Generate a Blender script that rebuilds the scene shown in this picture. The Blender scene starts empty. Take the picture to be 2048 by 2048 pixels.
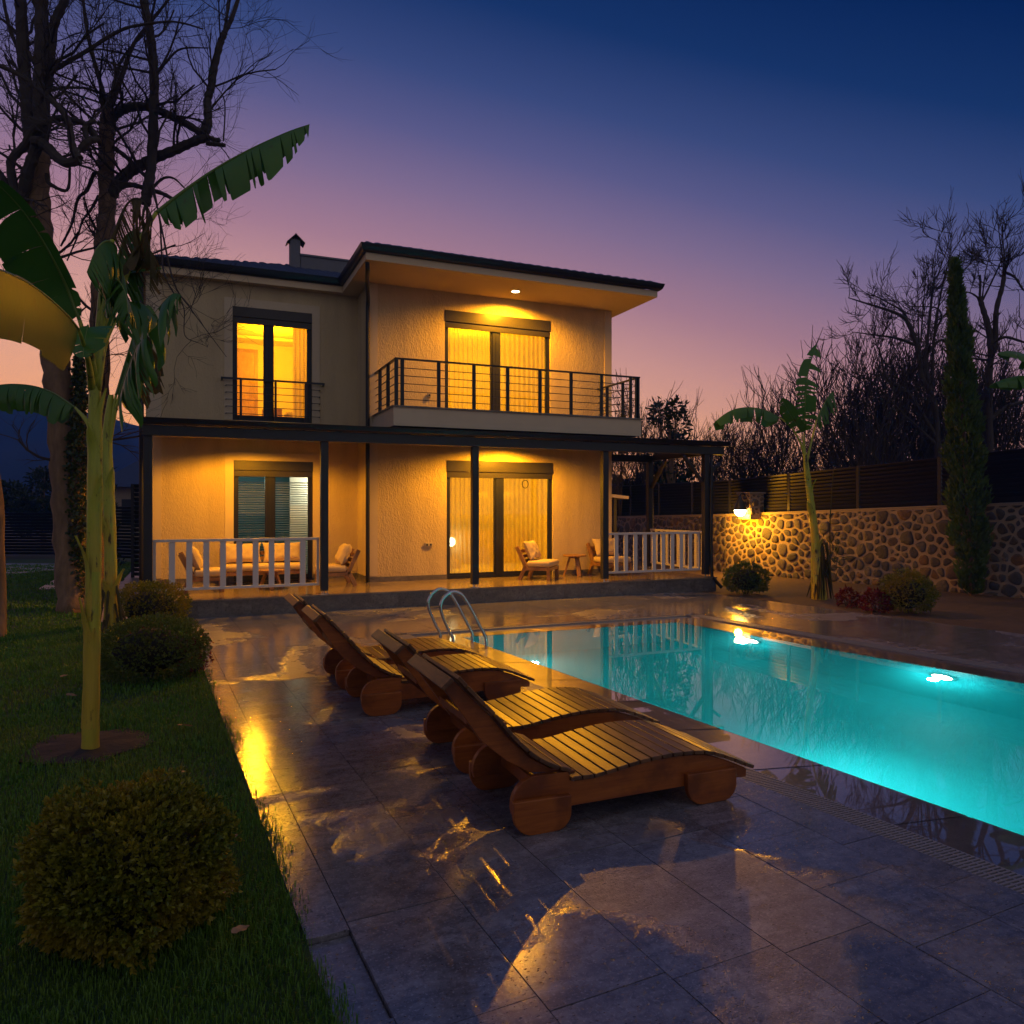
import bpy, math, random
import numpy as np
from mathutils import Vector, Matrix
R = math.radians
S = bpy.context.scene
COL = S.collection
V = Vector

# ------------------------------------------------------------------ camera model
FPX, TH, CAMH, HORY = 1503.0, R(23.1), 1.76, 1015.0
sT, cT = math.sin(TH), math.cos(TH)
def at(px, py, d):                      # point d metres in front of the camera station
    l = (px - 1024) / FPX * d
    return V((d*sT + l*cT, d*cT - l*sT, CAMH - (py - HORY) / FPX * d))
def on_ground(px, py, z=0.0):
    return at(px, py, FPX * (CAMH - z) / (py - HORY))

cam = bpy.data.cameras.new("camera"); co = bpy.data.objects.new("camera", cam); COL.objects.link(co)
co.location = (0, 0, CAMH); co.rotation_euler = (R(90), 0, -TH)
cam.sensor_width = 36; cam.lens = FPX / 2048 * 36; cam.shift_y = (HORY - 1024) / 2048
cam.clip_end = 3000; cam.clip_start = 0.05
S.camera = co

# ------------------------------------------------------------------ mesh builder
class MB:
    def __init__(s): s.v = []; s.f = []; s.uv = None
    def add(s, vs, fs):
        n = len(s.v); s.v += [tuple(p) for p in vs]; s.f += [tuple(i + n for i in f) for f in fs]
    def box(s, x0, y0, z0, x1, y1, z1, M=None):
        vs = [V((x, y, z)) for z in (z0, z1) for y in (y0, y1) for x in (x0, x1)]
        if M: vs = [M @ p for p in vs]
        s.add(vs, [(0,2,3,1),(4,5,7,6),(0,1,5,4),(2,6,7,3),(0,4,6,2),(1,3,7,5)])
        return s
    def beam(s, a, b, w, h, up=(0,0,1)):    # box from a to b, w sideways, h along up
        a, b = V(a), V(b); t = (b - a).normalized(); u = V(up)
        sd = t.cross(u)
        if sd.length < 1e-4: sd = t.cross(V((0,1,0)))
        sd.normalize(); u = sd.cross(t)
        vs = [p + sd*i*w/2 + u*j*h/2 for p in (a, b) for j in (-1, 1) for i in (-1, 1)]
        s.add(vs, [(0,2,3,1),(4,5,7,6),(0,1,5,4),(2,6,7,3),(0,4,6,2),(1,3,7,5)])
        return s
    def tube(s, pts, rad, n=8, cap=True):
        pts = [V(p) for p in pts]; m = len(pts)
        if not hasattr(rad, '__len__'): rad = [rad]*m
        vs = []; prev = None
        for i in range(m):
            t = (pts[min(i+1, m-1)] - pts[max(i-1, 0)])
            t = t.normalized() if t.length > 1e-9 else V((0,0,1))
            if prev is None:
                a = t.cross(V((0,0,1)))
                if a.length < .05: a = t.cross(V((1,0,0)))
            else: a = prev - t*prev.dot(t)
            a.normalize(); b = t.cross(a); prev = a
            for k in range(n):
                q = 2*math.pi*k/n
                vs.append(pts[i] + (a*math.cos(q) + b*math.sin(q))*rad[i])
        fs = [(i*n+k, i*n+(k+1) % n, (i+1)*n+(k+1) % n, (i+1)*n+k) for i in range(m-1) for k in range(n)]
        if cap and n > 3: fs += [tuple(range(n-1, -1, -1)), tuple((m-1)*n+k for k in range(n))]
        s.add(vs, fs); return s
    def prism(s, poly, fn, t0, t1):         # 2-D polygon, fn(u, w, t) -> point
        n = len(poly)
        vs = [fn(u, w, t) for t in (t0, t1) for u, w in poly]
        fs = [(i, (i+1) % n, n+(i+1) % n, n+i) for i in range(n)]
        fs += [tuple(range(n-1, -1, -1)), tuple(range(n, 2*n))]
        s.add(vs, fs); return s
    def lathe(s, prof, c, n=24, M=None):    # prof [(r, z)]
        c = V(c); vs = []
        for r, z in prof:
            for k in range(n):
                q = 2*math.pi*k/n; p = V((r*math.cos(q), r*math.sin(q), z))
                vs.append(c + (M @ p if M else p))
        m = len(prof)
        fs = [(i*n+k, i*n+(k+1) % n, (i+1)*n+(k+1) % n, (i+1)*n+k) for i in range(m-1) for k in range(n)]
        fs += [tuple(range(n-1, -1, -1)), tuple((m-1)*n+k for k in range(n))]
        s.add(vs, fs); return s
    def sweep(s, path, prof):               # profile (out, z) along a horizontal mitred path; out = to the right of travel
        path = [V((p[0], p[1], 0)) for p in path]; z0 = 0; m = len(path); n = len(prof); vs = []
        for i in range(m):
            d0 = (path[i] - path[i-1]).normalized() if i else (path[1] - path[0]).normalized()
            d1 = (path[i+1] - path[i]).normalized() if i < m-1 else d0
            n0 = V((d0.y, -d0.x, 0)); n1 = V((d1.y, -d1.x, 0)); b = (n0 + n1).normalized()
            k = 1 / max(.3, b.dot(n0))
            vs += [path[i] + b*o*k + V((0, 0, z)) for o, z in prof]
        fs = [(i*n+k, i*n+(k+1) % n, (i+1)*n+(k+1) % n, (i+1)*n+k) for i in range(m-1) for k in range(n)]
        fs += [tuple(range(n-1, -1, -1)), tuple((m-1)*n+k for k in range(n))]
        s.add(vs, fs); return s
    def build(s, name, mat, parent=None, smooth=False, bevel=0, local=False):
        me = bpy.data.meshes.new(name)
        off = V((0,0,0))
        if parent is not None and not local:
            r = parent
            while r is not None: off = off + r.location; r = r.parent
        vs = s.v if off.length == 0 else [(x-off.x, y-off.y, z-off.z) for x, y, z in s.v]
        me.from_pydata(vs, [], s.f); me.update()
        if smooth: me.shade_smooth()
        me.materials.append(mat)
        o = bpy.data.objects.new(name, me); COL.objects.link(o)
        if parent is not None: o.parent = parent
        if bevel:
            b = o.modifiers.new("bevel", 'BEVEL'); b.width = bevel; b.segments = 2; b.limit_method = 'ANGLE'; b.angle_limit = R(40)
        return o

def tag(o, label=None, cat=None, group=None, kind=None):
    if label: o['label'] = label
    if cat: o['category'] = cat
    if group: o['group'] = group
    if kind: o['kind'] = kind
    return o
def thing(name, label, cat, loc=(0,0,0), rz=0, group=None):
    o = bpy.data.objects.new(name, None); COL.objects.link(o); o.location = loc; o.rotation_euler = (0, 0, rz)
    o.empty_display_size = .2
    return tag(o, label, cat, group)
def kids(o): return [c for c in COL.objects if c.parent == o]
def copy_tree(o, parent=None):
    c = o.copy(); COL.objects.link(c); c.parent = parent
    for ch in kids(o): copy_tree(ch, c)
    return c
def struct(o): return tag(o, kind='structure')

# ------------------------------------------------------------------ materials
def lin(h):
    h = h.lstrip('#'); c = [int(h[i:i+2], 16)/255 for i in (0, 2, 4)]
    return tuple(x/12.92 if x <= .04045 else ((x+.055)/1.055)**2.4 for x in c) + (1,)
class NT:
    def __init__(s, name):
        s.m = bpy.data.materials.new(name); s.m.use_nodes = True; s.t = s.m.node_tree; s.t.nodes.clear()
        s.out = s.t.nodes.new('ShaderNodeOutputMaterial')
    def n(s, typ, ins=None, **kw):
        d = s.t.nodes.new('ShaderNode' + typ)
        for k, v in kw.items(): setattr(d, k, v)
        for k, v in (ins or {}).items():
            if isinstance(v, bpy.types.NodeSocket): s.t.links.new(v, d.inputs[k])
            else: d.inputs[k].default_value = v
        return d
    def link(s, a, b): s.t.links.new(a, b)
    def coord(s, kind='Object', scale=(1,1,1), rot=(0,0,0)):
        tc = s.n('TexCoord'); mp = s.n('Mapping', {'Vector': tc.outputs[kind], 'Scale': scale, 'Rotation': rot})
        return mp.outputs[0]
    def geo(s, scale=(1,1,1), rot=(0,0,0)):
        g = s.n('NewGeometry'); mp = s.n('Mapping', {'Vector': g.outputs['Position'], 'Scale': scale, 'Rotation': rot})
        return mp.outputs[0]
    def noise(s, vec, scale, detail=3, rough=.5, dist=0):
        return s.n('TexNoise', {'Vector': vec, 'Scale': scale, 'Detail': detail, 'Roughness': rough, 'Distortion': dist}).outputs['Fac']
    def ramp(s, fac, stops, interp='LINEAR'):
        r = s.n('ValToRGB', {'Fac': fac}); cr = r.color_ramp; cr.interpolation = interp
        while len(cr.elements) > 1: cr.elements.remove(cr.elements[-1])
        cr.elements[0].position = stops[0][0]; cr.elements[0].color = c4(stops[0][1])
        for p, c in stops[1:]:
            e = cr.elements.new(p); e.color = c4(c)
        return r.outputs[0]
    def mix(s, fac, a, b, mode='MIX'):
        m = s.n('Mix', data_type='RGBA', blend_type=mode)
        for i, v in ((0, fac), (6, a), (7, b)):
            if isinstance(v, bpy.types.NodeSocket): s.link(v, m.inputs[i])
            else: m.inputs[i].default_value = v if i == 0 else c4(v)
        return m.outputs[2]
    def math(s, op, a, b=0.0, c=0.0):
        m = s.n('Math', operation=op)
        for i, v in enumerate((a, b, c)):
            if isinstance(v, bpy.types.NodeSocket): s.link(v, m.inputs[i])
            else: m.inputs[i].default_value = v
        return m.outputs[0]
    def bump(s, h, strength=.3, dist=.02, normal=None):
        b = s.n('Bump', {'Height': h, 'Strength': strength, 'Distance': dist})
        if normal: s.link(normal, b.inputs['Normal'])
        return b.outputs[0]
    def bsdf(s, **ins):
        ins = {k.replace('_', ' '): v for k, v in ins.items()}
        for k in ('Base Color', 'Emission Color'):
            if k in ins and not isinstance(ins[k], bpy.types.NodeSocket): ins[k] = c4(ins[k])
        return s.n('BsdfPrincipled', ins).outputs[0]
    def done(s, sh): s.link(sh, s.out.inputs[0]); return s.m
def c4(c):
    if isinstance(c, (int, float)): return (c, c, c, 1)
    return tuple(c) if len(c) == 4 else tuple(c) + (1,)

def m_simple(name, col, rough=.5, metal=0, var=.15, nscale=4, bs=0, bscale=40, spec=.5, stretch=(1,1,1), coord='Object'):
    t = NT(name); v = t.coord(coord, stretch)
    n = t.noise(v, nscale, 4)
    c = t.mix(n, [x*(1-var) for x in col], [min(1, x*(1+var)) for x in col])
    k = dict(Base_Color=c, Roughness=rough, Metallic=metal)
    k['Specular_IOR_Level'] = spec
    if bs: k['Normal'] = t.bump(t.noise(v, bscale, 3), bs, .01)
    return t.done(t.bsdf(**k))

def m_stucco():
    t = NT('stucco'); v = t.geo((1, 1, .45)); v2 = t.geo()
    n = t.noise(v, 24, 3, .6, 1.2); nl = t.noise(v2, 1.1, 6, .62)
    c = t.mix(nl, (.60, .475, .28), (.71, .575, .345))
    c = t.mix(t.ramp(t.noise(t.geo((1, 1, .12)), 3.2, 4), [(.44, 0), (.74, .42)]), c, (.40, .30, .19))
    b = t.bump(t.ramp(n, [(.35, 0), (.62, 1)]), .55, .012)
    return t.done(t.bsdf(Base_Color=c, Roughness=.85, Normal=b))
def m_wood(name, c0, c1, c2, axis='x', rough=.42, coat=.0):
    t = NT(name); st = {'x': (.6, 9, 9), 'y': (9, .6, 9), 'z': (9, 9, .6)}[axis]
    tc = t.n('TexCoord'); ri = t.n('NewGeometry').outputs['Random Per Island']; oi = t.n('ObjectInfo')
    off = t.n('CombineXYZ', {0: t.math('MULTIPLY', ri, 17.0), 1: t.math('MULTIPLY', oi.outputs['Random'], 9.0), 2: t.math('MULTIPLY', ri, 5.0)})
    ad = t.n('VectorMath', {0: tc.outputs['Object'], 1: off.outputs[0]}, operation='ADD')
    mp = t.n('Mapping', {'Vector': ad.outputs[0], 'Scale': st}).outputs[0]
    g = t.math('ADD', t.math('MULTIPLY', t.noise(mp, 2.6, 6, .65, 1.2), .6), t.math('MULTIPLY', t.noise(mp, 9, 3, .6), .4)); k = t.noise(ad.outputs[0], 3.5, 4, .6)
    c = t.mix(t.ramp(g, [(.36, 0), (.62, 1)]), c0, c1)
    c = t.mix(t.ramp(k, [(.45, 0), (.62, .85)]), c, c2)
    c = t.mix(t.math('MULTIPLY', ri, .45), c, [x*.45 for x in c0])
    knot = t.n('TexVoronoi', {'Vector': mp, 'Scale': .55}).outputs['Distance']
    c = t.mix(t.ramp(knot, [(.03, .7), (.10, 0)]), c, [x*.25 for x in c0])
    rr = t.math('ADD', t.math('MULTIPLY', g, .25), rough-.12)
    return t.done(t.bsdf(Base_Color=c, Roughness=rr, Normal=t.bump(g, .25, .004), Coat_Weight=coat, Coat_Roughness=.25))
def m_deck(name='travertine', base=((.17,.135,.11), (.30,.25,.205), (.10,.082,.07)), wet=True, scale=1.0, rdry=.30):
    t = NT(name); g = t.n('NewGeometry'); ri = g.outputs['Random Per Island']
    v = t.geo()
    off = t.n('VectorMath', {0: v, 1: t.n('CombineXYZ', {0: t.math('MULTIPLY', ri, 31.0), 1: t.math('MULTIPLY', ri, 57.0)}).outputs[0]}, operation='ADD').outputs[0]
    vein = t.noise(t.n('Mapping', {'Vector': off, 'Scale': (1.2, 4.5, 1)}).outputs[0], 2.4, 6, .62, .9)
    blot = t.noise(off, 5, 5, .6)
    c = t.mix(t.ramp(vein, [(.3, 0), (.7, 1)]), base[0], base[1])
    c = t.mix(t.ramp(blot, [(.42, .0), (.66, .5)]), c, base[2])
    c = t.mix(t.math('MULTIPLY', ri, .5), c, [x*.62 for x in base[0]])
    pit = t.n('TexNoise', {'Vector': t.n('Mapping', {'Vector': off, 'Scale': (1, 2.4, 1)}).outputs[0], 'Scale': 55*scale, 'Detail': 3.0}).outputs['Fac']
    pitm = t.ramp(pit, [(.30, 0), (.40, 1)])
    c = t.mix(pitm, [x*.4 for x in base[2]], c)
    fine = t.noise(v, 130, 2)
    med = t.noise(off, 14, 4, .6)
    if wet:
        pn = t.math('ADD', t.noise(v, .62, 3, .55, .6), t.math('MULTIPLY', t.math('SUBTRACT', t.noise(v, 9, 3), .5), .10))
        pud = t.ramp(pn, [(.485, 0), (.515, 1)])
        damp = t.ramp(t.noise(v, 1.7, 4), [(.35, 0), (.65, 1)])
        c = t.mix(pud, c, (0, 0, 0), 'MIX'); c = t.mix(t.math('MULTIPLY', pud, -1), c, c)
    hgt = t.math('ADD', t.math('MULTIPLY', pitm, .5), t.math('ADD', t.math('MULTIPLY', fine, .35), t.math('MULTIPLY', med, .9)))
    return t, c, hgt, (pud if wet else None), (damp if wet else None), rdry
def m_travertine(name, base, wet=True, rdry=.3, rwet=.06, bs=.35, spec=.62, coat=0, ior=1.5):
    t = NT(name); ri = t.n('NewGeometry').outputs['Random Per Island']; v = t.geo()
    off = t.n('VectorMath', {0: v, 1: t.n('CombineXYZ', {0: t.math('MULTIPLY', ri, 31.0), 1: t.math('MULTIPLY', ri, 57.0)}).outputs[0]}, operation='ADD').outputs[0]
    vein = t.noise(t.n('Mapping', {'Vector': off, 'Scale': (1.2, 4.5, 3)}).outputs[0], 2.4, 6, .62, .9)
    blot = t.noise(off, 5, 5, .6)
    c = t.mix(t.ramp(vein, [(.3, 0), (.7, 1)]), base[0], base[1])
    c = t.mix(t.ramp(blot, [(.42, 0), (.66, .5)]), c, base[2])
    mot = t.noise(off, 21, 6, .7, .6); c = t.mix(t.ramp(mot, [(.40, .55), (.55, 0)]), c, base[2])
    spk = t.noise(v, 70, 3, .6); c = t.mix(t.ramp(spk, [(.56, 0), (.68, .5)]), c, [min(1, x*1.5) for x in base[1]])
    c = t.mix(t.math('MULTIPLY', ri, .6), c, t.mix(.5, c, [x*.5 for x in base[0]]))
    pit = t.noise(t.n('Mapping', {'Vector': off, 'Scale': (1, 2.4, 1)}).outputs[0], 48, 3)
    pitm = t.ramp(pit, [(.30, 0), (.38, 1)])
    c = t.mix(pitm, [x*.4 for x in base[2]], c)
    med = t.noise(off, 16, 5, .65); fine = t.noise(v, 150, 2)
    h = t.math('ADD', t.math('MULTIPLY', pitm, .7), t.math('ADD', t.math('MULTIPLY', fine, .45), t.math('MULTIPLY', med, .30)))
    if wet:
        pn = t.math('ADD', t.noise(v, .50, 3, .55, .5), t.math('MULTIPLY', t.math('SUBTRACT', t.noise(v, 7, 4), .5), .09))
        pud = t.ramp(pn, [(.405, 0), (.445, 1)])
        damp = t.ramp(t.noise(v, 1.5, 4), [(.35, 0), (.65, 1)])
        r = t.math('ADD', rdry-.06, t.math('MULTIPLY', damp, .12))
        r = t.n('Mix', {0: pud, 2: r, 3: rwet}).outputs[0]
        st = t.math('SUBTRACT', 1.0, t.math('MULTIPLY', pud, .86))
        hh = t.math('MULTIPLY', h, st)
        dk = t.mix(pud, (1, 1, 1), (.8, .8, .82)); c = t.mix(1.0, c, dk, 'MULTIPLY')
        swell = t.noise(v, 3.0, 2)
        hh = t.math('ADD', hh, t.math('MULTIPLY', swell, .10))
    else: r = rdry; hh = h
    return t.done(t.bsdf(Base_Color=c, Roughness=r, Normal=t.bump(hh, bs, .006), Specular_IOR_Level=spec, IOR=ior, Coat_Weight=coat, Coat_Roughness=.012, Coat_IOR=2.6, Coat_Normal=t.bump(t.noise(v, 1.3, 2), .03, .02)))
def m_wallstone():
    t = NT('rubble_stone'); v = t.geo()
    w = t.n('VectorMath', {0: v, 1: t.n('VectorMath', {0: t.n('TexNoise', {'Vector': v, 'Scale': 3.0, 'Detail': 3.0}).outputs['Color'], 1: (.22, .22, .22)}, operation='MULTIPLY').outputs[0]}, operation='ADD').outputs[0]
    f1 = t.n('TexVoronoi', {'Vector': w, 'Scale': 3.3, 'Randomness': .95}).outputs['Distance']; f2 = t.n('TexVoronoi', {'Vector': w, 'Scale': 3.3, 'Randomness': .95}, feature='F2').outputs['Distance']
    vo = t.math('MULTIPLY', t.math('SUBTRACT', f2, f1), .42)
    vc = t.n('TexVoronoi', {'Vector': w, 'Scale': 3.3, 'Randomness': .95}); cell = t.n('SeparateColor', {0: vc.outputs['Color']})
    stone = t.ramp(cell.outputs[0], [(0, (.055, .045, .042)), (.3, (.10, .085, .08)), (.55, (.15, .085, .05)), (.75, (.085, .08, .085)), (1, (.18, .12, .08))])
    n = t.noise(w, 18, 5, .65)
    stone = t.mix(n, [0,0,0], stone); stone = t.mix(.55, stone, t.ramp(cell.outputs[1], [(0, (.06, .05, .05)), (1, (.20, .15, .12))]))
    edge = t.math('ADD', vo, t.math('MULTIPLY', t.math('SUBTRACT', t.noise(v, 14, 3), .5), .05))
    mort = t.ramp(edge, [(.048, 1), (.066, 0)])
    mc = t.mix(t.noise(v, 9, 4), (.24, .175, .12), (.36, .27, .19))
    groove = t.ramp(edge, [(.05, 1), (.068, .35), (.085, 1)])
    c = t.mix(1.0, t.mix(mort, stone, mc), groove, 'MULTIPLY')
    h = t.math('ADD', t.ramp(edge, [(.03, .8), (.06, .25), (.09, .3), (.25, 1)]), t.math('MULTIPLY', n, .25))
    return t.done(t.bsdf(Base_Color=c, Roughness=.8, Normal=t.bump(h, .9, .05)))
def m_rubble():
    t = NT('rubble_stones'); ri = t.n('NewGeometry').outputs['Random Per Island']; v = t.geo()
    off = t.n('VectorMath', {0: v, 1: t.n('CombineXYZ', {0: t.math('MULTIPLY', ri, 31.0), 1: t.math('MULTIPLY', ri, 57.0)}).outputs[0]}, operation='ADD').outputs[0]
    c = t.ramp(ri, [(0, (.085, .072, .066)), (.16, (.13, .105, .09)), (.3, (.06, .053, .052)), (.45, (.12, .08, .052)), (.55, (.19, .105, .05)), (.66, (.09, .08, .078)), (.8, (.15, .13, .115)), (.9, (.07, .055, .05)), (1, (.14, .09, .055))], 'CONSTANT')
    n = t.noise(off, 9, 6, .65, .6); f = t.noise(off, 34, 4, .6)
    c = t.mix(t.ramp(n, [(.35, .65), (.6, 0)]), c, (.05, .042, .038)); c = t.mix(t.ramp(f, [(.58, 0), (.72, .5)]), c, (.20, .165, .13))
    return t.done(t.bsdf(Base_Color=c, Roughness=.7, Normal=t.bump(t.math('ADD', n, t.math('MULTIPLY', f, .5)), .8, .02)))
def m_leaf(name, c0, c1, c2, trans=.35, rough=.45, nscale=3):
    t = NT(name); ri = t.n('NewGeometry').outputs['Random Per Island']; v = t.geo()
    n = t.noise(v, nscale, 3)
    c = t.mix(ri, c0, c1); c = t.mix(t.ramp(n, [(.4, 0), (.68, .85)]), c, c2)
    p = t.bsdf(Base_Color=c, Roughness=rough, Specular_IOR_Level=.35)
    tr = t.n('BsdfTranslucent', {'Color': c}).outputs[0]
    return t.done(t.n('MixShader', {0: trans, 1: p, 2: tr}).outputs[0])
def m_banana(name='banana_leaf', tw=.26):
    t = NT(name); v = t.geo()
    n = t.noise(v, 4, 4); f = t.noise(v, 30, 3)
    c = t.mix(n, (.045, .15, .022), (.09, .25, .035)); c = t.mix(t.ramp(f, [(.5, 0), (.8, .4)]), c, (.12, .16, .03))
    c = t.mix(t.ramp(t.noise(v, 6, 5), [(.64, 0), (.72, .9)]), c, (.10, .055, .02))
    if tw < .1: c = t.mix(1.0, c, (.25, .50, .35), 'MULTIPLY')  # shaded copy: leaf colour darkened to hold down the house light on it
    p = t.bsdf(Base_Color=c, Roughness=.32, Specular_IOR_Level=.5, Normal=t.bump(f, .15, .005))
    tr = t.n('BsdfTranslucent', {'Color': t.mix(.75, c, (.012, .12, .008))}).outputs[0]
    return t.done(t.n('MixShader', {0: tw, 1: p, 2: tr}).outputs[0])
def m_stem(name='banana_stem', dry=False):
    t = NT(name); v = t.geo((1, 1, .07)); v2 = t.geo()
    n = t.noise(v, 30, 5, .65); b = t.noise(v2, 2.4, 5, .6); f = t.noise(t.geo((1, 1, .30)), 13, 5, .65)
    z = t.n('SeparateXYZ', {0: v2}).outputs[2]
    c = t.mix(n, (.24, .32, .025), (.58, .58, .06))
    och = t.mix(n, (.40, .26, .02), (.70, .50, .06))
    zz = t.math('ADD', t.math('MULTIPLY', z, -.42), t.math('ADD', .72, t.math('MULTIPLY', t.math('SUBTRACT', b, .5), 1.6)))
    if dry: zz = t.math('ADD', zz, .35)
    c = t.mix(t.ramp(zz, [(.2, 0), (.75, .9)]), c, och)
    c = t.mix(t.ramp(n, [(.30, .7), (.42, 0)]), c, (.12, .085, .015))
    c = t.mix(t.ramp(f, [(.585, 0), (.65, .92)]), c, (.045, .028, .012))
    return t.done(t.bsdf(Base_Color=c, Roughness=.42, Normal=t.bump(n, .6, .01)))
def m_glass():
    t = NT('window_glass'); fr = t.n('Fresnel', {'IOR': 1.45}).outputs[0]
    tr = t.n('BsdfTransparent', {'Color': (.93, .96, .95, 1)}).outputs[0]; gl = t.n('BsdfGlossy', {'Roughness': .02}).outputs[0]
    return t.done(t.n('MixShader', {0: fr, 1: tr, 2: gl}).outputs[0])
def m_sheer(name='sheer_curtain', op=.72, col=(.86, .76, .46)):
    t = NT(name); n = t.noise(t.geo((40, 1, .15)), 3, 3)
    c = t.mix(n, [x*.72 for x in col], col)
    df = t.n('BsdfDiffuse', {'Color': c}).outputs[0]; tl = t.n('BsdfTranslucent', {'Color': c}).outputs[0]
    mx = t.n('MixShader', {0: .68, 1: df, 2: tl}).outputs[0]; tp = t.n('BsdfTransparent').outputs[0]
    return t.done(t.n('MixShader', {0: op, 1: tp, 2: mx}).outputs[0])
def m_emit(name, col, st):
    t = NT(name); return t.done(t.n('Emission', {'Color': c4(col), 'Strength': st}).outputs[0])
def m_water():
    t = NT('pool_water'); v = t.geo()
    h = t.noise(v, 1.1, 1, .4, .2)
    p = t.bsdf(Base_Color=(1, 1, 1), Roughness=0.0, IOR=1.33, Transmission_Weight=1.0, Specular_Tint=(.3, 1, 1, 1), Normal=t.bump(h, .012, .02))
    vol = t.n('VolumePrincipled', {'Color': (.06, .92, .95, 1), 'Density': WATER_D, 'Anisotropy': .3, 'Absorption Color': (.02, .62, .66, 1)}).outputs[0]
    t.link(vol, t.out.inputs[1])
    return t.done(p)
WATER_D = .22

M = {}
M['stucco'] = m_stucco()
M['trim'] = m_simple('smooth_render', (.67, .555, .39), .8, 0, .08, 3, .15, 60)
M['soffit'] = m_simple('soffit_paint', (.70, .55, .36), .8, 0, .06, 2, .08, 60)
M['dark'] = m_simple('anthracite_metal', (.022, .023, .026), .38, .3, .2, 6, .05, 90)
M['post'] = m_simple('anthracite_post', (.03, .03, .032), .42, .2, .2, 6, .05, 90)
M['shutter'] = m_simple('shutter_metal', (.05, .045, .04), .35, .4, .15, 6)
M['tile'] = m_simple('roof_tile_clay', (.045, .052, .075), .5, 0, .35, 5, .3, 30)
M['white'] = m_simple('white_paint', (.74, .70, .68), .5, 0, .06, 3, .1, 60)
M['louver'] = m_simple('louver_metal', (.030, .030, .034), .36, .35, .2, 3, .05, 40)
M['lwood'] = m_wood('lounger_wood', (.26, .062, .008), (.44, .13, .018), (.15, .036, .006), 'x', .40)
M['lslat'] = m_wood('lounger_slat_wood', (.10, .042, .018), (.25, .115, .045), (.055, .026, .014), 'y', .36)
M['teak'] = m_wood('teak', (.34, .17, .06), (.48, .26, .10), (.22, .10, .035), 'z', .5)
M['fabric'] = m_simple('cushion_fabric', (.62, .48, .29), .9, 0, .1, 6, .3, 220)
M['steel'] = m_simple('stainless_steel', (.62, .62, .60), .14, 1, .05, 3)
M['deck'] = m_travertine('travertine_deck', ((.155,.152,.175), (.36,.35,.385), (.082,.08,.09)), spec=.8, bs=1.0, rdry=.31, rwet=.12, ior=1.72)
M['ledge'] = m_travertine('travertine_ledge', ((.12,.095,.085), (.17,.14,.125), (.09,.075,.066)), False, .35, bs=.15, coat=1.0)
M['plinth'] = m_travertine('marble_plinth', ((.13,.115,.105), (.27,.245,.225), (.08,.07,.065)), False, .22, bs=.1)
M['floor'] = m_travertine('terrace_tile', ((.26,.20,.15), (.36,.29,.22), (.18,.14,.10)), False, .16, bs=.08)
M['grout'] = m_simple('grout', (.085, .073, .065), .7, 0, .3, 9, .3, 60)
M['pooltile'] = m_simple('pool_mosaic', (.02, .36, .41), .5, 0, .14, 8)
M['grate'] = m_simple('grate_plastic', (.24, .24, .27), .4, 0, .15, 6)
M['soil'] = m_simple('soil', (.085, .055, .032), .95, 0, .5, 7, .9, 16)
M['earth'] = m_simple('dark_earth', (.014, .013, .014), .8, 0, .6, 9, .9, 20)
M['lawnbase'] = m_simple('lawn_base', (.022, .06, .012), .95, 0, .4, 5, .5, 60)
M['ground'] = m_simple('far_ground', (.03, .035, .022), .95, 0, .4, .05)
M['path'] = m_travertine('path_stone', ((.24,.20,.18), (.36,.31,.28), (.14,.12,.11)), False, .35)
M['hill'] = m_simple('hill_forest', (.010, .016, .014), .95, 0, .5, .03, .6, .1)
M['bark'] = m_simple('bark', (.21, .13, .072), .9, 0, .75, 11, 1.0, 20, stretch=(1, 1, .3))
M['twig'] = m_simple('twig_bark', (.055, .042, .034), .85, 0, .4, 5)
M['rubble'] = m_rubble(); M['mortar'] = m_simple('wall_mortar', (.36, .275, .20), .9, 0, .3, 5, .7, 26)
M['stone'] = m_wallstone()
M['slate'] = m_simple('slate_render', (.17, .175, .21), .7, 0, .15, 3, .1, 40)
M['cap'] = m_simple('mortar', (.30, .24, .18), .9, 0, .2, 6, .5, 30)
M['box'] = m_leaf('boxwood_leaf', (.06, .10, .012), (.30, .31, .025), (.34, .26, .02), .3, .4)  # bright random leaf tones stand in for light on the leaf tips
M['box2'] = m_leaf('boxwood_leaf_dark', (.07, .13, .02), (.15, .22, .03), (.16, .18, .03), .3, .4)
M['core'] = m_simple('shrub_core', (.02, .018, .01), .95, 0, .4, 20)
M['red'] = m_leaf('red_leaf', (.15, .016, .012), (.26, .03, .016), (.10, .025, .015), .3, .45)
M['cyp'] = m_leaf('cypress_leaf', (.08, .15, .024), (.13, .20, .03), (.05, .09, .02), .25, .6)
M['ivy'] = m_leaf('ivy_leaf', (.025, .055, .012), (.05, .09, .018), (.06, .07, .02), .25, .4)
M['ever'] = m_leaf('evergreen_leaf', (.018, .04, .014), (.035, .06, .02), (.02, .03, .012), .2, .5)
M['grass'] = m_leaf('grass_blade', (.055, .17, .018), (.10, .26, .028), (.14, .23, .025), .3, .5, 1.2)
M['dead'] = m_leaf('dead_leaf', (.42, .24, .13), (.52, .33, .20), (.22, .11, .05), .3, .6, 9)
M['dry'] = m_leaf('withered_banana_leaf', (.10, .075, .025), (.16, .12, .04), (.05, .06, .018), .4, .55, 6)
M['banana'] = m_banana(); M['banana_shade'] = m_banana('banana_leaf_shaded', .07); M['stem'] = m_stem(); M['sheath'] = m_stem('banana_sheath', True)
M['midrib'] = m_simple('leaf_midrib', (.13, .21, .035), .4, 0, .2, 6)
M['glass'] = m_glass(); M['sheer'] = m_sheer(); M['drape'] = m_sheer('drape', .97, (.85, .70, .45))
M['blind'] = m_simple('blind_slat', (.62, .64, .62), .35, .1, .05, 4)
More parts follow.
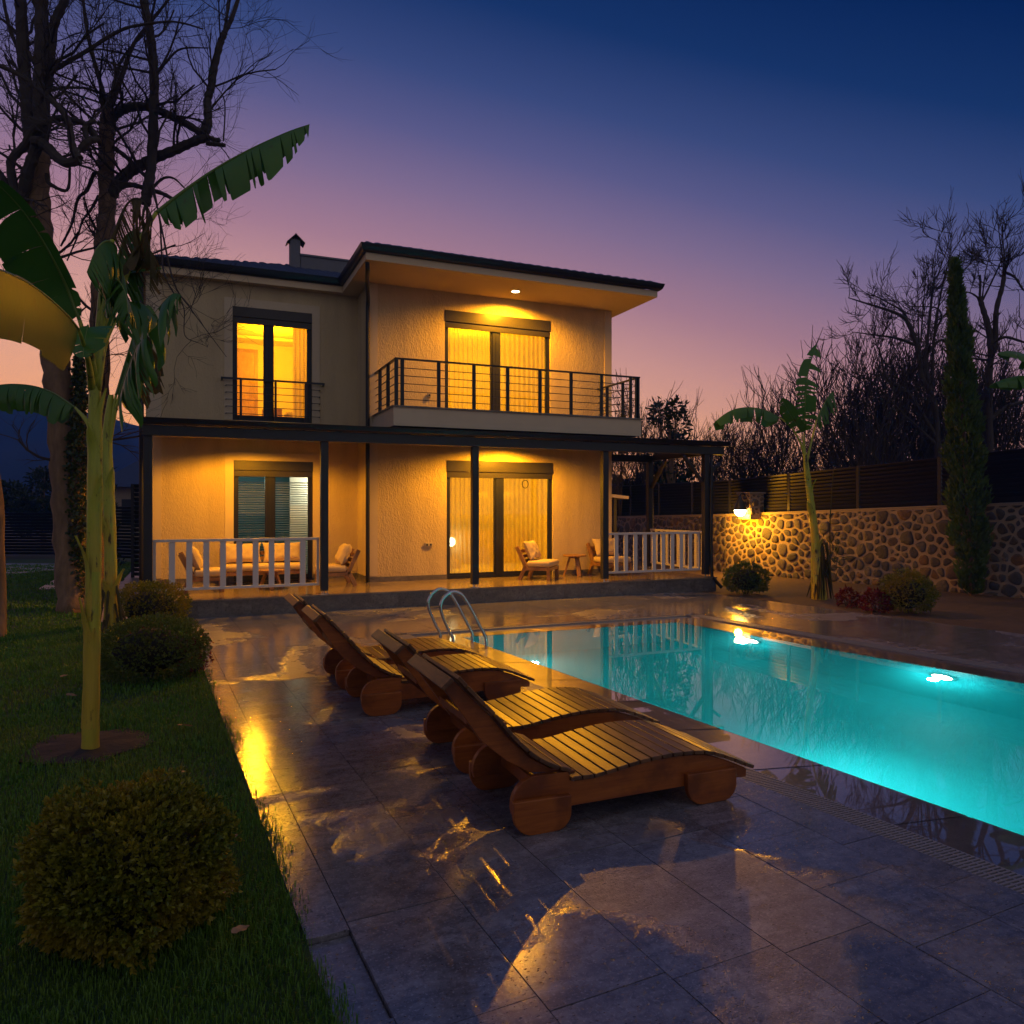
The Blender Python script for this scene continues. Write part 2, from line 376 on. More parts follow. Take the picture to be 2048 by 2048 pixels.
M['plaster'] = m_simple('room_plaster', (.80, .68, .36), .9, 0, .04, 2)
M['tealwall'] = m_simple('teal_room_plaster', (.07, .18, .19), .8, 0, .05, 2)
M['door'] = m_wood('door_veneer', (.45, .24, .09), (.58, .34, .14), (.40, .20, .07), 'z', .4)
M['plastic'] = m_simple('socket_plastic', (.50, .44, .36), .4, 0, .05, 4)
M['lamp'] = m_emit('lamp_glow', (1, .80, .38), 26)
M['globe'] = m_emit('globe_glow', (1, .84, .45), 14)
M['poollamp'] = m_emit('pool_lamp_glow', (.85, 1, .92), 30)
M['water'] = m_water()

# ------------------------------------------------------------------ lights
AMBER = (1.0, .39, .008)
def light(name, kind, loc, w, col=AMBER, radius=.05, dirv=(0,0,-1), angle=160, blend=.25, parent=None):
    l = bpy.data.lights.new(name, kind); l.energy = w; l.color = col
    l.shadow_soft_size = radius
    if kind == 'SPOT': l.spot_size = R(angle); l.spot_blend = blend
    o = bpy.data.objects.new(name, l); COL.objects.link(o); o.location = loc
    o.rotation_euler = V(dirv).to_track_quat('-Z', 'Y').to_euler()
    if parent is not None:
        r = parent; off = V((0,0,0))
        while r is not None: off = off + r.location; r = r.parent
        o.location = V(loc) - off; o.parent = parent
    return o

# ------------------------------------------------------------------ sky
w = bpy.data.worlds.new("World"); S.world = w; w.use_nodes = True
nt = w.node_tree; nt.nodes.clear()
def wn(typ, ins=None, **kw):
    d = nt.nodes.new('ShaderNode' + typ)
    for k, v in kw.items(): setattr(d, k, v)
    for k, v in (ins or {}).items():
        if isinstance(v, bpy.types.NodeSocket): nt.links.new(v, d.inputs[k])
        else: d.inputs[k].default_value = v
    return d
SUN_AZ = R(-5.6)                         # where the sun went down, from +Y towards +X
sdir = (math.sin(SUN_AZ), math.cos(SUN_AZ), 0)
tc = wn('TexCoord'); sep = wn('SeparateXYZ', {0: tc.outputs['Generated']})
zz = wn('Math', {0: sep.outputs[2], 1: 0.0}, operation='MAXIMUM').outputs[0]
dt = wn('VectorMath', {0: tc.outputs['Generated'], 1: sdir}, operation='DOT_PRODUCT').outputs['Value']
away = wn('Math', {0: 1.0, 1: dt}, operation='SUBTRACT').outputs[0]
tt = wn('Math', {0: away, 1: .5, 2: zz}, operation='MULTIPLY_ADD').outputs[0]
tt = wn('Math', {0: tt, 1: 1/1.5}, operation='MULTIPLY').outputs[0]
rp = wn('ValToRGB', {0: tt}); cr = rp.color_ramp
stops = [(0, '#f6b470'), (.07, '#efac84'), (.14, '#e7a892'), (.22, '#dba49e'), (.30, '#c4939d'), (.38, '#a07a98'), (.46, '#7c6a96'), (.53, '#58588e'), (.60, '#374780'), (.69, '#133068'), (.79, '#021f54'), (1.0, '#142f6c'), (1.5, '#1c3a7c')]
cr.elements[0].position = 0; cr.elements[0].color = lin(stops[0][1])
cr.elements[1].position = 1; cr.elements[1].color = lin(stops[-1][1])
for p, c in stops[1:-1]:
    e = cr.elements.new(p/1.5); e.color = lin(c)
# unseen sky opposite the sunset, brightness added to lift the ambient light
bk = wn('Math', {0: dt, 1: -1.0}, operation='MULTIPLY').outputs[0]
bk = wn('MapRange', {0: bk, 1: -.38, 2: .5, 3: 0.0, 4: 1.0}, interpolation_type='SMOOTHSTEP').outputs[0]
mixb = wn('Mix', {0: bk, 7: (.22, .205, .25, 1)}, data_type='RGBA')
nt.links.new(rp.outputs[0], mixb.inputs[6])
bg = wn('Background', {0: mixb.outputs[2], 1: 1.0})
sky = wn('TexSky', sky_type='NISHITA', sun_disc=False, sun_elevation=R(-2.0), sun_rotation=SUN_AZ)
bg2 = wn('Background', {0: sky.outputs[0], 1: .012})
ad = wn('AddShader', {0: bg.outputs[0], 1: bg2.outputs[0]})
wo = wn('OutputWorld', {0: ad.outputs[0]})
S.view_settings.view_transform = 'Standard'; S.view_settings.look = 'None'
S.view_settings.exposure = 0; S.view_settings.gamma = 1
cy = S.cycles
cy.use_denoising = True; cy.max_bounces = 8; cy.diffuse_bounces = 3; cy.glossy_bounces = 4; cy.transmission_bounces = 6
cy.transparent_max_bounces = 12; cy.volume_bounces = 1; cy.caustics_reflective = False; cy.caustics_refractive = False
cy.sample_clamp_indirect = 4.0; cy.sample_clamp_direct = 0
try: cy.denoiser = 'OPENIMAGEDENOISE'
except Exception: pass

# ------------------------------------------------------------------ ground sheets
def lineX(p, q): return lambda y: p[0] + (q[0]-p[0])*(y-p[1])/(q[1]-p[1])
gL = lineX((.60, 0), (-.10, 13.0))                 # lawn / deck border
iL = lambda y: 2.78 + .113*(10.2 - y)              # grate inner edge, lounger side
oL = lambda y: iL(y) - .20
iR = lambda y: 7.743 + .133*(8.26 - y)
oR = lambda y: iR(y) + .22
sR = lineX((9.75, 12.9), (10.9, 5.0))              # deck / soil border
YB, YBo, YN = 10.15, 10.30, 1.0                    # back water edge, back grate edge, near end
BAS = [(4.33, YN), (8.43, YN), (6.94, 9.72), (3.42, 9.78)]       # basin corners

def sheet(name, poly, z, mat, hole=None):
    mb = MB(); mb.add([(x, y, z) for x, y in poly], [tuple(range(len(poly)))])
    return mb.build(name, mat)
# far ground reaching the horizon, with an opening for lawn, deck and pool
g = MB(); X0, X1, Y0, Y1 = -810, 810, -150, 720
a0, a1, b0, b1 = -14, 16.5, -3, 30
xs, ys = [X0, a0, a1, X1], [Y0, b0, b1, Y1]
for i in range(3):
    for j in range(3):
        if i == 1 and j == 1: continue
        g.add([(xs[i], ys[j], -.02), (xs[i+1], ys[j], -.02), (xs[i+1], ys[j+1], -.02), (xs[i], ys[j+1], -.02)], [(0,1,2,3)])
struct(g.build('ground', M['ground']))
struct(sheet('lawn', [(a0, b0), (gL(b0)-.0, b0), (gL(13.0), 13.0), (-.9, 13.0), (-.9, b1), (a0, b1)], -.012, M['lawnbase']))
struct(sheet('soil_bed', [(sR(b0), b0), (a1, b0), (a1, b1), (-.9, b1), (-.9, 13.0), (sR(13.0), 13.0)], -.012, M['soil']))

# deck tiles: real slabs with open joints over a grout bed
def clip(poly, a, b):
    out = []; n = len(poly)
    side = lambda p: (b[0]-a[0])*(p[1]-a[1]) - (b[1]-a[1])*(p[0]-a[0])
    for i in range(n):
        p, q = poly[i], poly[(i+1) % n]; sp, sq = side(p), side(q)
        if sp >= 0: out.append(p)
        if sp*sq < 0:
            k = sp/(sp-sq); out.append((p[0]+(q[0]-p[0])*k, p[1]+(q[1]-p[1])*k))
    return out
rng = random.Random(11)
dk = MB(); A = math.atan(.055); ca, sa = math.cos(A), math.sin(A)
def loc2w(u, c): return (c*ca - u*sa, c*sa + u*ca)       # u along the rows, c across
regions = [[(gL(-3), -3), (oL(-3), -3), (oL(YBo), YBo), (gL(YBo), YBo)],
           [(gL(YBo), YBo), (sR(YBo), YBo), (sR(13.03), 13.03), (gL(13.03), 13.03)],
           [(oR(-3), -3), (sR(-3), -3), (sR(YBo), YBo), (oR(YBo), YBo)]]
gap = .0022
for k in range(-3, 24):
    c0, c1 = .78 + .5*k, .78 + .5*(k+1)
    u = -4 + rng.random()
    while u < 15:
        L = rng.choice([.26, .5, .5, .5, .78, .78, 1.04]) if k >= 0 else rng.choice([.4, .5, .6])
        q = [loc2w(u+gap, c0+gap), loc2w(u+gap, c1-gap), loc2w(u+L-gap, c1-gap), loc2w(u+L-gap, c0+gap)]
        u += L
        cy_ = sum(p[1] for p in q)/4; cx_ = sum(p[0] for p in q)/4
        for rg in regions:
            p = q
            for i in range(4):
                if len(p) < 3: break
                p = clip(p, rg[i], rg[(i+1) % 4])
            if len(p) < 3: continue
            n = len(p); z = rng.uniform(-.0012, .0012)
            if k < 0 and 2.75 < cy_ < 3.15: z = -.024
            vs = [(x, y, z) for x, y in p] + [(x, y, -.03) for x, y in p]
            dk.add(vs, [tuple(range(n))] + [(i, n+i, n+(i+1) % n, (i+1) % n) for i in range(n)])
struct(dk.build('pool_deck', M['deck']))
gb = MB()
for rg in regions:
    gb.add([(x, y, -.0315) for x, y in rg], [(0,1,2,3)])
struct(gb.build('deck_bed', M['grout']))

# ------------------------------------------------------------------ pool: basin, ledge, water, grates
pb = MB(); zb, zl = -1.5, -.022
outer = [(iL(YN), YN), (iR(YN), YN), (iR(YB), YB), (iL(YB), YB)]
pb.add([(x, y, zl-.006) for x, y in BAS] + [(x, y, zb) for x, y in BAS],
       [(4,5,6,7), (0,4,7,3)[::-1], (1,5,4,0)[::-1], (2,6,5,1)[::-1], (3,7,6,2)[::-1]])
struct(pb.build('pool_basin', M['pooltile']))
lb = MB()
for i in range(4):
    j = (i+1) % 4; n = 9 if i in (1, 3) else 5
    for k in range(n):
        t0, t1 = k/n + .002, (k+1)/n - .002
        f = lambda P, Q, t: (P[0]+(Q[0]-P[0])*t, P[1]+(Q[1]-P[1])*t)
        o0, o1, b0_, b1_ = f(outer[i], outer[j], t0), f(outer[i], outer[j], t1), f(BAS[i], BAS[j], t0), f(BAS[i], BAS[j], t1)
        lb.add([(*o0, zl), (*o1, zl), (*b1_, zl), (*b0_, zl), (*b1_, zl-.04), (*b0_, zl-.04)], [(0,1,2,3), (3,2,4,5)])
    lb.add([(*outer[i], zl-.003), (*outer[j], zl-.003), (*BAS[j], zl-.003), (*BAS[i], zl-.003)], [(0,1,2,3)])
struct(lb.build('pool_ledge', M['ledge']))
wb = MB(); zt = zl + .002
inn = [(4.32, YN-.01), (8.44, YN-.01), (6.95, 9.73), (3.41, 9.79)]
wb.add([(x, y, zt) for x, y in BAS] + [(x, y, zl-.012) for x, y in BAS] + [(x, y, zl-.012) for x, y in inn] + [(x, y, zb-.02) for x, y in inn],
       [(0,1,2,3)] + [(i, i+4, (i+1) % 4+4, (i+1) % 4) for i in range(4)] + [(i+4, i+8, (i+1) % 4+8, (i+1) % 4+4) for i in range(4)]
       + [(i+8, i+12, (i+1) % 4+12, (i+1) % 4+8) for i in range(4)] + [(15, 14, 13, 12)])
struct(wb.build('water', M['water']))

def grate(name, label, fi, fo, ya, yb, sp=.024):
    root = thing(name, label, 'drain grate', ((fi(ya)+fo(ya))/2, ya, 0), group='overflow grates around the pool')
    ch = MB(); ch.add([(fo(ya), ya, -.06), (fi(ya), ya, -.06), (fi(yb), yb, -.06), (fo(yb), yb, -.06)], [(0,1,2,3)])
    ch.build('channel', M['grout'], root)
    b = MB(); y = ya
    while y < yb:
        x0, x1 = fo(y), fi(y); h = .0055
        b.box(min(x0, x1)+.004, y-h, -.02, max(x0, x1)-.004, y+h, -.002); y += sp
    b.build('bars', M['grate'], root)
    r = MB()
    for t in (.03, .34, .66, .97):
        pts = [(fo(yy)+(fi(yy)-fo(yy))*t, yy, -.012) for yy in (ya, yb)]
        r.beam(pts[0], pts[1], .011, .016)
    r.build('ribs', M['grate'], root)
    return root
grate('drain_grate', 'grey slotted overflow grate running past the feet of the sun loungers', iL, oL, -1.0, YB)
grate('drain_grate', 'grey slotted overflow grate along the far pool side by the soil bed', iR, oR, 1.0, YB, .03)
bgr = thing('drain_grate', 'narrow overflow grate along the pool end facing the terrace', 'drain grate', (5, YB, 0), group='overflow grates around the pool')
b = MB(); x = iL(YB)
while x < iR(YB): b.box(x-.006, YB+.004, -.02, x+.006, YBo-.004, -.002); x += .03
b.build('bars', M['grate'], bgr)
b = MB(); b.box(oL(YB), YB+.001, -.03, oR(YB), YB+.014, .003); b.box(oL(YB), YBo-.014, -.03, oR(YB), YBo-.001, .002); b.build('ribs', M['ledge'], bgr)

def pool_lamp(label, p, nrm, wt):
    q = V(nrm).to_track_quat('Z', 'Y').to_matrix()
    root = thing('pool_lamp', label, 'pool lamp', p, group='underwater lamps in the pool walls')
    MB().lathe([(.15, 0), (.15, .02), (.125, .03), (.12, .026)], p, 24, q).build('bezel', M['steel'], root)
    MB().lathe([(.115, .024), (.10, .032), (.0005, .038)], p, 24, q).build('lens', M['poollamp'], root)
    light('pool_light', 'POINT', V(p) + V(nrm)*.20, wt*.62, (.35, 1.0, .98), .06, parent=root)
wl = lambda y: 3.42 + (4.33-3.42)*(9.78-y)/(9.78-YN)
wr = lambda y: 6.94 + (8.43-6.94)*(9.72-y)/(9.72-YN)
PW = 31
pool_lamp('glowing underwater lamp in the far pool wall, right of the wall lamp reflection', (wr(5.75)-.005, 5.75, -.42), (-1, -.17, -.05), PW*1.5)
pool_lamp('glowing underwater lamp in the far pool corner above the mirrored wall lamp', (wr(8.3)-.005, 8.3, -.42), (-1, -.17, -.05), PW)
pool_lamp('underwater lamp near the steel ladder, throwing a beam across the pool', (wl(8.2)+.005, 8.2, -.42), (1, .10, -.05), PW)
pool_lamp('underwater lamp in the pool wall below the front sun lounger', (wl(3.9)+.005, 3.9, -.42), (1, .10, -.05), PW*6.6)
pool_lamp('underwater lamp at the near end of the long far pool wall', (wr(2.4)-.005, 2.4, -.42), (-1, -.17, -.05), PW)

# ladder
ld = thing('pool_ladder', 'shiny steel pool ladder with two arched handrails', 'pool ladder', (3.0, 9.25, 0))
def spl(pts, n=6):
    P = [V(p) for p in pts]; out = []
    for i in range(len(P)-1):
        a, b_, c_, d_ = P[max(i-1, 0)], P[i], P[i+1], P[min(i+2, len(P)-1)]
        for k in range(n):
            t = k/n
            out.append(.5*((2*b_) + (c_-a)*t + (2*a-5*b_+4*c_-d_)*t*t + (3*b_-a-3*c_+d_)*t**3))
    return out + [P[-1]]
for y in (9.42, 9.03):
    x = iL(y) + .12
    pr = [(x, 0), (x+.005, .11), (x-.05, .22), (x-.15, .46), (x-.13, .60), (x-.02, .69), (x+.10, .67), (x+.20, .55), (x+.36, .26), (x+.43, .13), (x+.46, -.02), (x+.46, -.9)]
    MB().tube(spl([(a, y, z) for a, z in pr]), .021, 12).build('handrail', M['steel'], ld, True)
    MB().lathe([(.055, -.018), (.055, .006), (.03, .018), (.024, .03)], (x, y, 0), 16).build('flange', M['steel'], ld)
for z in (-.25, -.5, -.75):
    MB().box(iL(9.2)+.52, 9.05, z, iL(9.2)+.60, 9.40, z+.03).build('step', M['steel'], ld, bevel=.004)

# ------------------------------------------------------------------ terrace
PZ = .28
tf = MB(); rng = random.Random(5)
X = -.75
while X < 10.3:
    x1 = min(X+.6, 10.3); Yy = 13.0
    while Yy < 16.0:
        y1 = Yy + .6
        tf.box(X+.0015, Yy+.0015, PZ-.025, x1-.0015, y1-.0015, PZ); Yy = y1
    X = x1
struct(tf.build('terrace', M['floor']))
pf = MB(); X = -.73
while X < 10.28:
    x1 = min(X+.82, 10.28); pf.box(X+.001, 13.015, -.02, x1-.001, 13.2, PZ-.026); X = x1
pf.box(-.73, 13.21, -.02, 10.28, 15.9, PZ-.03); pf.box(10.05, 13.21, -.02, 10.281, 15.9, PZ-.027)
struct(pf.build('terrace_plinth', M['plinth']))

# ------------------------------------------------------------------ house
H = thing('house', 'two storey cream rendered villa with dark tiled roof, lit windows and a balcony', 'house', (4, 15, 0))
YL, YR_ = 15.9, 14.78
def cells(mb, x0, x1, z0, z1, y0, y1, ops):
    xs = sorted({x0, x1, *[o[0] for o in ops], *[o[1] for o in ops]}); zs = sorted({z0, z1, *[o[2] for o in ops], *[o[3] for o in ops]})
    for i in range(len(xs)-1):
        for j in range(len(zs)-1):
            cx, cz = (xs[i]+xs[i+1])/2, (zs[j]+zs[j+1])/2
            if any(o[0] < cx < o[1] and o[2] < cz < o[3] for o in ops): continue
            mb.box(xs[i], y0, zs[j], xs[i+1], y1, zs[j+1])
UL, LL = (.75, 2.29, 3.50, 5.76), (.77, 2.31, .28, 2.70)
UR, LR = (4.80, 7.22, 3.56, 5.835), (4.84, 7.28, .28, 2.735)
wm = MB()
cells(wm, -.80, 3.23, .20, 6.25, YL, YL+.2, [UL, LL])
cells(wm, 3.23, 8.75, .20, 6.25, YR_, YR_+.2, [UR, LR])
wm.box(3.23, YR_+.2, .2, 3.43, YL, 6.25); wm.box(3.23, YL, .2, 3.43, YL+.2, 6.25)
wm.box(8.55, YR_+.2, 0, 8.75, 22, 6.25); wm.box(-.80, YL+.2, 0, -.60, 22, 6.25); wm.box(-.60, 21.8, 0, 8.55, 22, 6.25)
wm.build('wall', M['stucco'], H)
tms = []; e = .018
def band(x0, x1, z0, z1, y, tm=None):
    tm = tm or MB(); tm.box(x0, y-e, z0, x1, y, z1); return tm
for o, y, wd in ((UL, YL, .155), (LL, YL, .165)):
    t_ = band(o[0]-wd, o[1]+wd, o[3], o[3]+.165, y); band(o[0]-wd, o[0], max(o[2], .4), o[3], y, t_); band(o[1], o[1]+wd, max(o[2], .4), o[3], y, t_); t_.build('window_trim', M['trim'], H)
for q_ in ((-.80, -.53, .4, 6.20, YL), (3.23, 3.40, .4, 6.20, YR_), (8.57, 8.75, .4, 6.20, YR_)): band(*q_).build('corner_trim', M['trim'], H)
for x0, x1, y in ((-.80, LL[0], YL), (LL[1], 3.207, YL), (3.208, LR[0], YR_), (LR[1], 8.77, YR_)): MB().box(x0, y-.024, PZ, x1, y-.001, PZ+.10).build('skirting', M['plinth'], H)
MB().box(3.208, YR_, PZ, 3.229, YL-.025, PZ+.10).build('skirting', M['plinth'], H)

# eaves
ez = 6.21
sf = MB(); sf.box(2.88, 13.42, ez, 9.07, YR_+.3, ez+.13); sf.box(-.95, 15.70, ez, 2.879, 16.2, ez+.13); sf.box(2.88, YR_+.301, ez, 9.07, 22.3, ez+.128); sf.box(-.95, 16.201, ez, 2.879, 22.3, ez+.128)
sf.build('eave', M['soffit'], H)
gt = MB()
prof = [(0, 6.345), (.045, 6.345), (.075, 6.37), (.10, 6.42), (.115, 6.475), (.105, 6.478), (.0, 6.44)]
gt.sweep([(-.95, 22.3), (-.95, 15.70), (2.88, 15.70), (2.88, 13.42), (9.07, 13.42), (9.07, 22.3)][::-1], [(-o, z) for o, z in prof])
gutter = None
# tiled hip roof as one height field with barrel rows and course steps
def roofz(x, y):
    PT = math.tan(R(19.5)); P2 = math.tan(R(18.5))
    dm = [(y-15.66, x, y-15.66), (x+.98, y, x+.98), (9.10-x, y, 9.10-x), (22.4-y, x, 22.4-y)]
    dw = [(y-13.38, x, y-13.38), (x-2.84, y, x-2.84), (9.10-x, y, 9.10-x)]
    def ev(ds, P):
        d, along, run = min(ds, key=lambda a: a[0])
        ph = (along/.20) % 1.0
        und = .034*abs(math.sin(math.pi*ph))**.7
        st = (run/.34) % 1.0
        return 6.47 + P*max(d, -.02) + und + .028*(1-st)
    zm = ev(dm, PT) if y > 15.66-.03 else -9
    zw = ev(dw, P2) if x > 2.84-.03 else -9
    return max(zm, zw)
rf = MB(); nx, ny = 250, 170; x0, x1, y0, y1 = -.98, 9.10, 13.37, 22.4; idx = {}
X_ = [x0 + (x1-x0)*i/nx for i in range(nx+1)]; Y_ = [y0 + (y1-y0)*j/ny for j in range(ny+1)]
for j in range(ny+1):
    for i in range(nx+1):
        if X_[i] < 2.82 and Y_[j] < 15.63: continue
        idx[i, j] = len(rf.v); rf.v.append((X_[i], Y_[j], roofz(X_[i], Y_[j])))
for j in range(ny):
    for i in range(nx):
        q = [(i, j), (i+1, j), (i+1, j+1), (i, j+1)]
        if all(k in idx for k in q): rf.f.append(tuple(idx[k] for k in q))
roof = rf.build('roof', M['tile'], H)
gt.build('gutter', M['dark'], roof)
ch = MB(); ch.box(2.10, 18, 6.8, 2.33, 18.23, 7.98); chim = ch.build('chimney', M['slate'], roof)
cp = MB(); cp.box(2.19, 18.05, 7.98, 2.24, 18.18, 8.05)
cp.beam((2.03, 18.115, 7.89), (2.235, 18.115, 8.10), .34, .02); cp.beam((2.43, 18.115, 7.90), (2.215, 18.115, 8.10), .34, .02)
cp.build('chimney_cap', M['dark'], chim)
db = MB(); db.box(2.345, 18.0, 6.7, 4.6, 20, 7.62); db.box(2.32, 17.97, 7.62, 4.63, 20.03, 7.66); db.build('roof_dormer', M['slate'], roof)

# downpipes
def pipe(pts, r=.04): return MB().tube(spl(pts, 4), r, 10)
pipe([(2.93, 13.60, 6.36), (2.95, 13.62, 6.12), (3.02, 14.0, 6.02), (3.16, 14.55, 5.86), (3.19, 14.70, 5.72), (3.19, 14.72, 5.2), (3.19, 14.72, 3.0), (3.19, 14.72, .45), (3.19, 14.70, .30)]).build('downpipe', M['dark'], H, True)
pipe([(9.02, 15.6, 6.3), (9.02, 15.6, 6.05), (8.98, 15.5, 5.92), (8.80, 15.1, 5.80), (8.795, 15.0, 5.5), (8.795, 15.0, .3)]).build('downpipe', M['dark'], H, True)
pipe([(-.90, 15.82, 6.3), (-.88, 15.84, 5.9), (-.87, 15.85, 3), (-.87, 15.85, .1)], .045).build('downpipe', M['dark'], H, True)

# windows
def window(name, o, y, bh, mull, mw=.15, low=False):
    x0, x1, z0, z1 = o; zf = z1 - bh
    f = MB(); yi = y + .05; yo = y + .13; t = .062
    f.box(x0, yi, z0, x0+t, yo, zf); f.box(x1-t, yi, z0, x1, yo, zf)
    f.box(x0+t, yi, zf-t, x1-t, yo, zf); f.box(x0+t, yi, z0, x1-t, yo, z0+t)
    f.box(mull-mw/2, yi-.012, z0+t, mull+mw/2, yo-.004, zf-t)
    f.box(mull-.008, yi-.02, z0+t, mull+.008, yi-.012, zf-t)
    for a, b_ in ((x0+t, mull-mw/2), (mull+mw/2, x1-t)):
        s_ = .03; f.box(a, yi+.01, z0+t, a+s_, yo-.01, zf-t); f.box(b_-s_, yi+.01, z0+t, b_, yo-.01, zf-t)
        f.box(a+s_, yi+.01, zf-t-s_, b_-s_, yo-.01, zf-t); f.box(a+s_, yi+.01, z0+t, b_-s_, yo-.01, z0+t+s_+.02)
    fr = f.build(name, M['dark'], H, bevel=.003)
    MB().box(x0, y-.012, zf+.004, x1, y+.19, z1).build('shutter_box', M['shutter'], fr, bevel=.006)
    MB().box(x0+.01, y+.012, zf-.12, x1-.01, y+.045, zf+.002).build('shutter_rail', M['shutter'], fr, bevel=.004)
    for a, b_ in ((x0+t, mull-mw/2), (mull+mw/2, x1-t)):
        MB().box(a+.03, y+.085, z0+t+.05, b_-.03, y+.089, zf-t-.03).build('glass_pane', M['glass'], fr)
    return fr
def curtain(fr, x0, x1, z0, z1, y, mat, amp=.025, wl=.11, seed=1):
    r = random.Random(seed); n = int((x1-x0)/.009); mb = MB(); ph = 0; top = []
    for i in range(n+1):
        ph += .009/wl*(.6+.8*r.random())*2*math.pi
        top.append((x0+(x1-x0)*i/n, math.sin(ph)*amp))
    for z, k in ((z1, .6), ((z0+z1)/2, 1.0), (z0, 1.25)): mb.v += [(x, y+d*k, z) for x, d in top]
    m = n+1
    mb.f = [(j*m+i, j*m+i+1, (j+1)*m+i+1, (j+1)*m+i) for j in range(2) for i in range(n)]
    return mb.build('curtain', mat, fr, True)
wUL = window('balcony_window', UL, YL, .20, 1.44, .14)
wLL = window('patio_door', LL, YL, .20, 1.47, .14)
wUR = window('sliding_door', UR, YR_, .235, 5.95, .16)
wLR = window('sliding_door', LR, YR_, .235, 6.03, .16)
curtain(wUR, UR[0], UR[1], 3.58, 5.62, YR_+.33, M['sheer'], seed=2)
curtain(wLR, LR[0], LR[1], .30, 2.52, YR_+.36, M['sheer'], seed=3)
curtain(wUL, 1.95, 2.27, 3.52, 5.6, YL+.35, M['drape'], .03, .09, 4)
bl = MB()
for k in range(40):
    z = .40 + k*.048
    bl.box(LL[0]+.06, -.0245, -.0012, LL[1]-.06, .0245, .0012, Matrix.Translation((0, YL+.24, z)) @ Matrix.Rotation(R(-26), 4, 'X'))
blind = bl.build('venetian_blind', M['blind'], wLL)

# rooms behind the glass
def room(x0, x1, y0, y1, z0, z1, mat):
    vs = [(x, y, z) for z in (z0, z1) for y in (y0, y1) for x in (x0, x1)]
    mb = MB(); mb.add(vs, [(0,1,3,2), (4,6,7,5), (2,3,7,6), (0,2,6,4), (1,5,7,3)]); return mb.build('room', mat, H)
r1 = room(-.58, 3.22, 16.102, 19.2, 3.44, 5.80, M['plaster'])
r2 = room(3.45, 8.54, 14.985, 19.0, 3.54, 5.92, M['plaster'])
r3 = room(3.45, 8.54, 14.985, 20.0, .285, 2.90, M['plaster'])
r4 = room(-.58, 3.22, 16.102, 19.5, .285, 2.90, M['tealwall'])
MB().box(.98, 19.12, 3.45, 1.40, 19.19, 5.50).build('inner_door', M['door'], r1, bevel=.01)
MB().box(.90, 19.16, 3.45, 1.48, 19.195, 5.58).build('door_frame', M['door'], r1)
MB().box(.8, 18.6, 5.72, 3.2, 19.19, 5.79).build('cornice', M['plaster'], r1)
MB().box(1.95, 17.6, 3.45, 3.1, 19.0, 3.95).build('bed', M['fabric'], r1, bevel=.08)
MB().box(1.45, 17.3, 3.45, 1.85, 17.7, 3.95).build('nightstand', M['door'], r1, bevel=.02)
MB().box(4.9, 17.2, .29, 6.0, 18.0, 1.05).build('cabinet', M['door'], r3, bevel=.02)
MB().box(6.2, 18.6, .29, 8.4, 19.2, 1.15).build('kitchen_counter', M['door'], r3, bevel=.02)
MB().box(6.2, 19.5, 1.35, 8.4, 19.98, 1.38).build('shelf', M['teak'], r3)
MB().box(1.98, 17.0, .29, 3.2, 17.1, 2.9).build('partition', M['white'], r4)
light('bedroom_light', 'POINT', (1.7, 17.7, 5.35), 150, (1, .44, .006), .12, parent=H)
light('upstairs_light', 'POINT', (6.0, 16.6, 5.3), 230, (1, .45, .006), .15, parent=H)
light('living_light', 'POINT', (6.2, 16.9, 2.4), 200, (1, .45, .010), .15, parent=H)
light('study_light', 'POINT', (2.5, 16.65, 2.2), 26, (1, .93, .62), .08, parent=H)
light('study_light', 'POINT', (.9, 18.0, 2.3), 22, (.75, 1, .92), .08, parent=H)
gl = thing('table_lamp', 'small glowing egg shaped table lamp behind the sheer curtain', 'lamp', (5.17, 15.45, .95))
MB().lathe([(.03, -.08), (.075, -.03), (.085, .03), (.06, .09), (.01, .115)], (5.17, 15.45, 1.0), 20).build('shade', M['globe'], gl, True)
MB().lathe([(.05, .29), (.03, .31), (.012, .34), (.012, .92)], (5.17, 15.45, 0), 12).build('stand', M['dark'], gl)

# balcony
bal = MB(); bal.box(3.30, 13.10, 3.22, 8.46, YR_, 3.55); balo = bal.build('balcony', M['trim'], H)
MB().box(3.275, 13.075, 3.551, 8.485, YR_-.001, 3.58).build('balcony_slab', M['plinth'], balo)
def railing(path, posts, z0, z1, zs, parent, ext=0):
    rl = MB()
    for a, b_ in zip(path[:-1], path[1:]):
        a3, b3 = V((*a, 0)), V((*b_, 0)); d = (b3-a3).normalized()
        rl.beam(a3+V((0,0,z1))-d*.025, b3+V((0,0,z1))+d*.025, .055, .028)
        for z in zs: rl.beam(a3+V((0,0,z)), b3+V((0,0,z)), .013, .013)
    for p in posts: rl.box(p[0]-.032, p[1]-.014, z0, p[0]+.032, p[1]+.014, z1-.014)
    return rl.build('railing', M['dark'], parent)
yb_ = 13.14
px_ = [3.469, 4.15, 4.834, 5.514, 6.191, 6.867, 7.548, 8.23]
rz = [3.70, 3.84, 3.98, 4.12, 4.26]
railing([(3.36, YR_), (3.36, yb_), (8.42, yb_), (8.42, YR_)], [(3.36, yb_), (8.41, yb_), (8.37, yb_)] + [(x, yb_) for x in px_] + [(3.36, 13.75), (3.36, 14.4), (8.42, 13.75), (8.42, 14.4)], 3.58, 4.42, rz, balo)
fb = MB(); fb.beam((.53, YL-.10, 4.31), (2.53, YL-.10, 4.31), .045, .035)
for k in range(5): fb.beam((.62, YL-.10, 3.62+.138*k), (2.44, YL-.10, 3.62+.138*k), .013, .013)
for x in (.90, 1.56, 2.15): fb.box(x-.022, YL-.112, 3.50, x+.022, YL-.088, 4.30)
for x in (.55, 2.51): fb.box(x-.015, YL-.12, 4.27, x+.015, YL, 4.30)
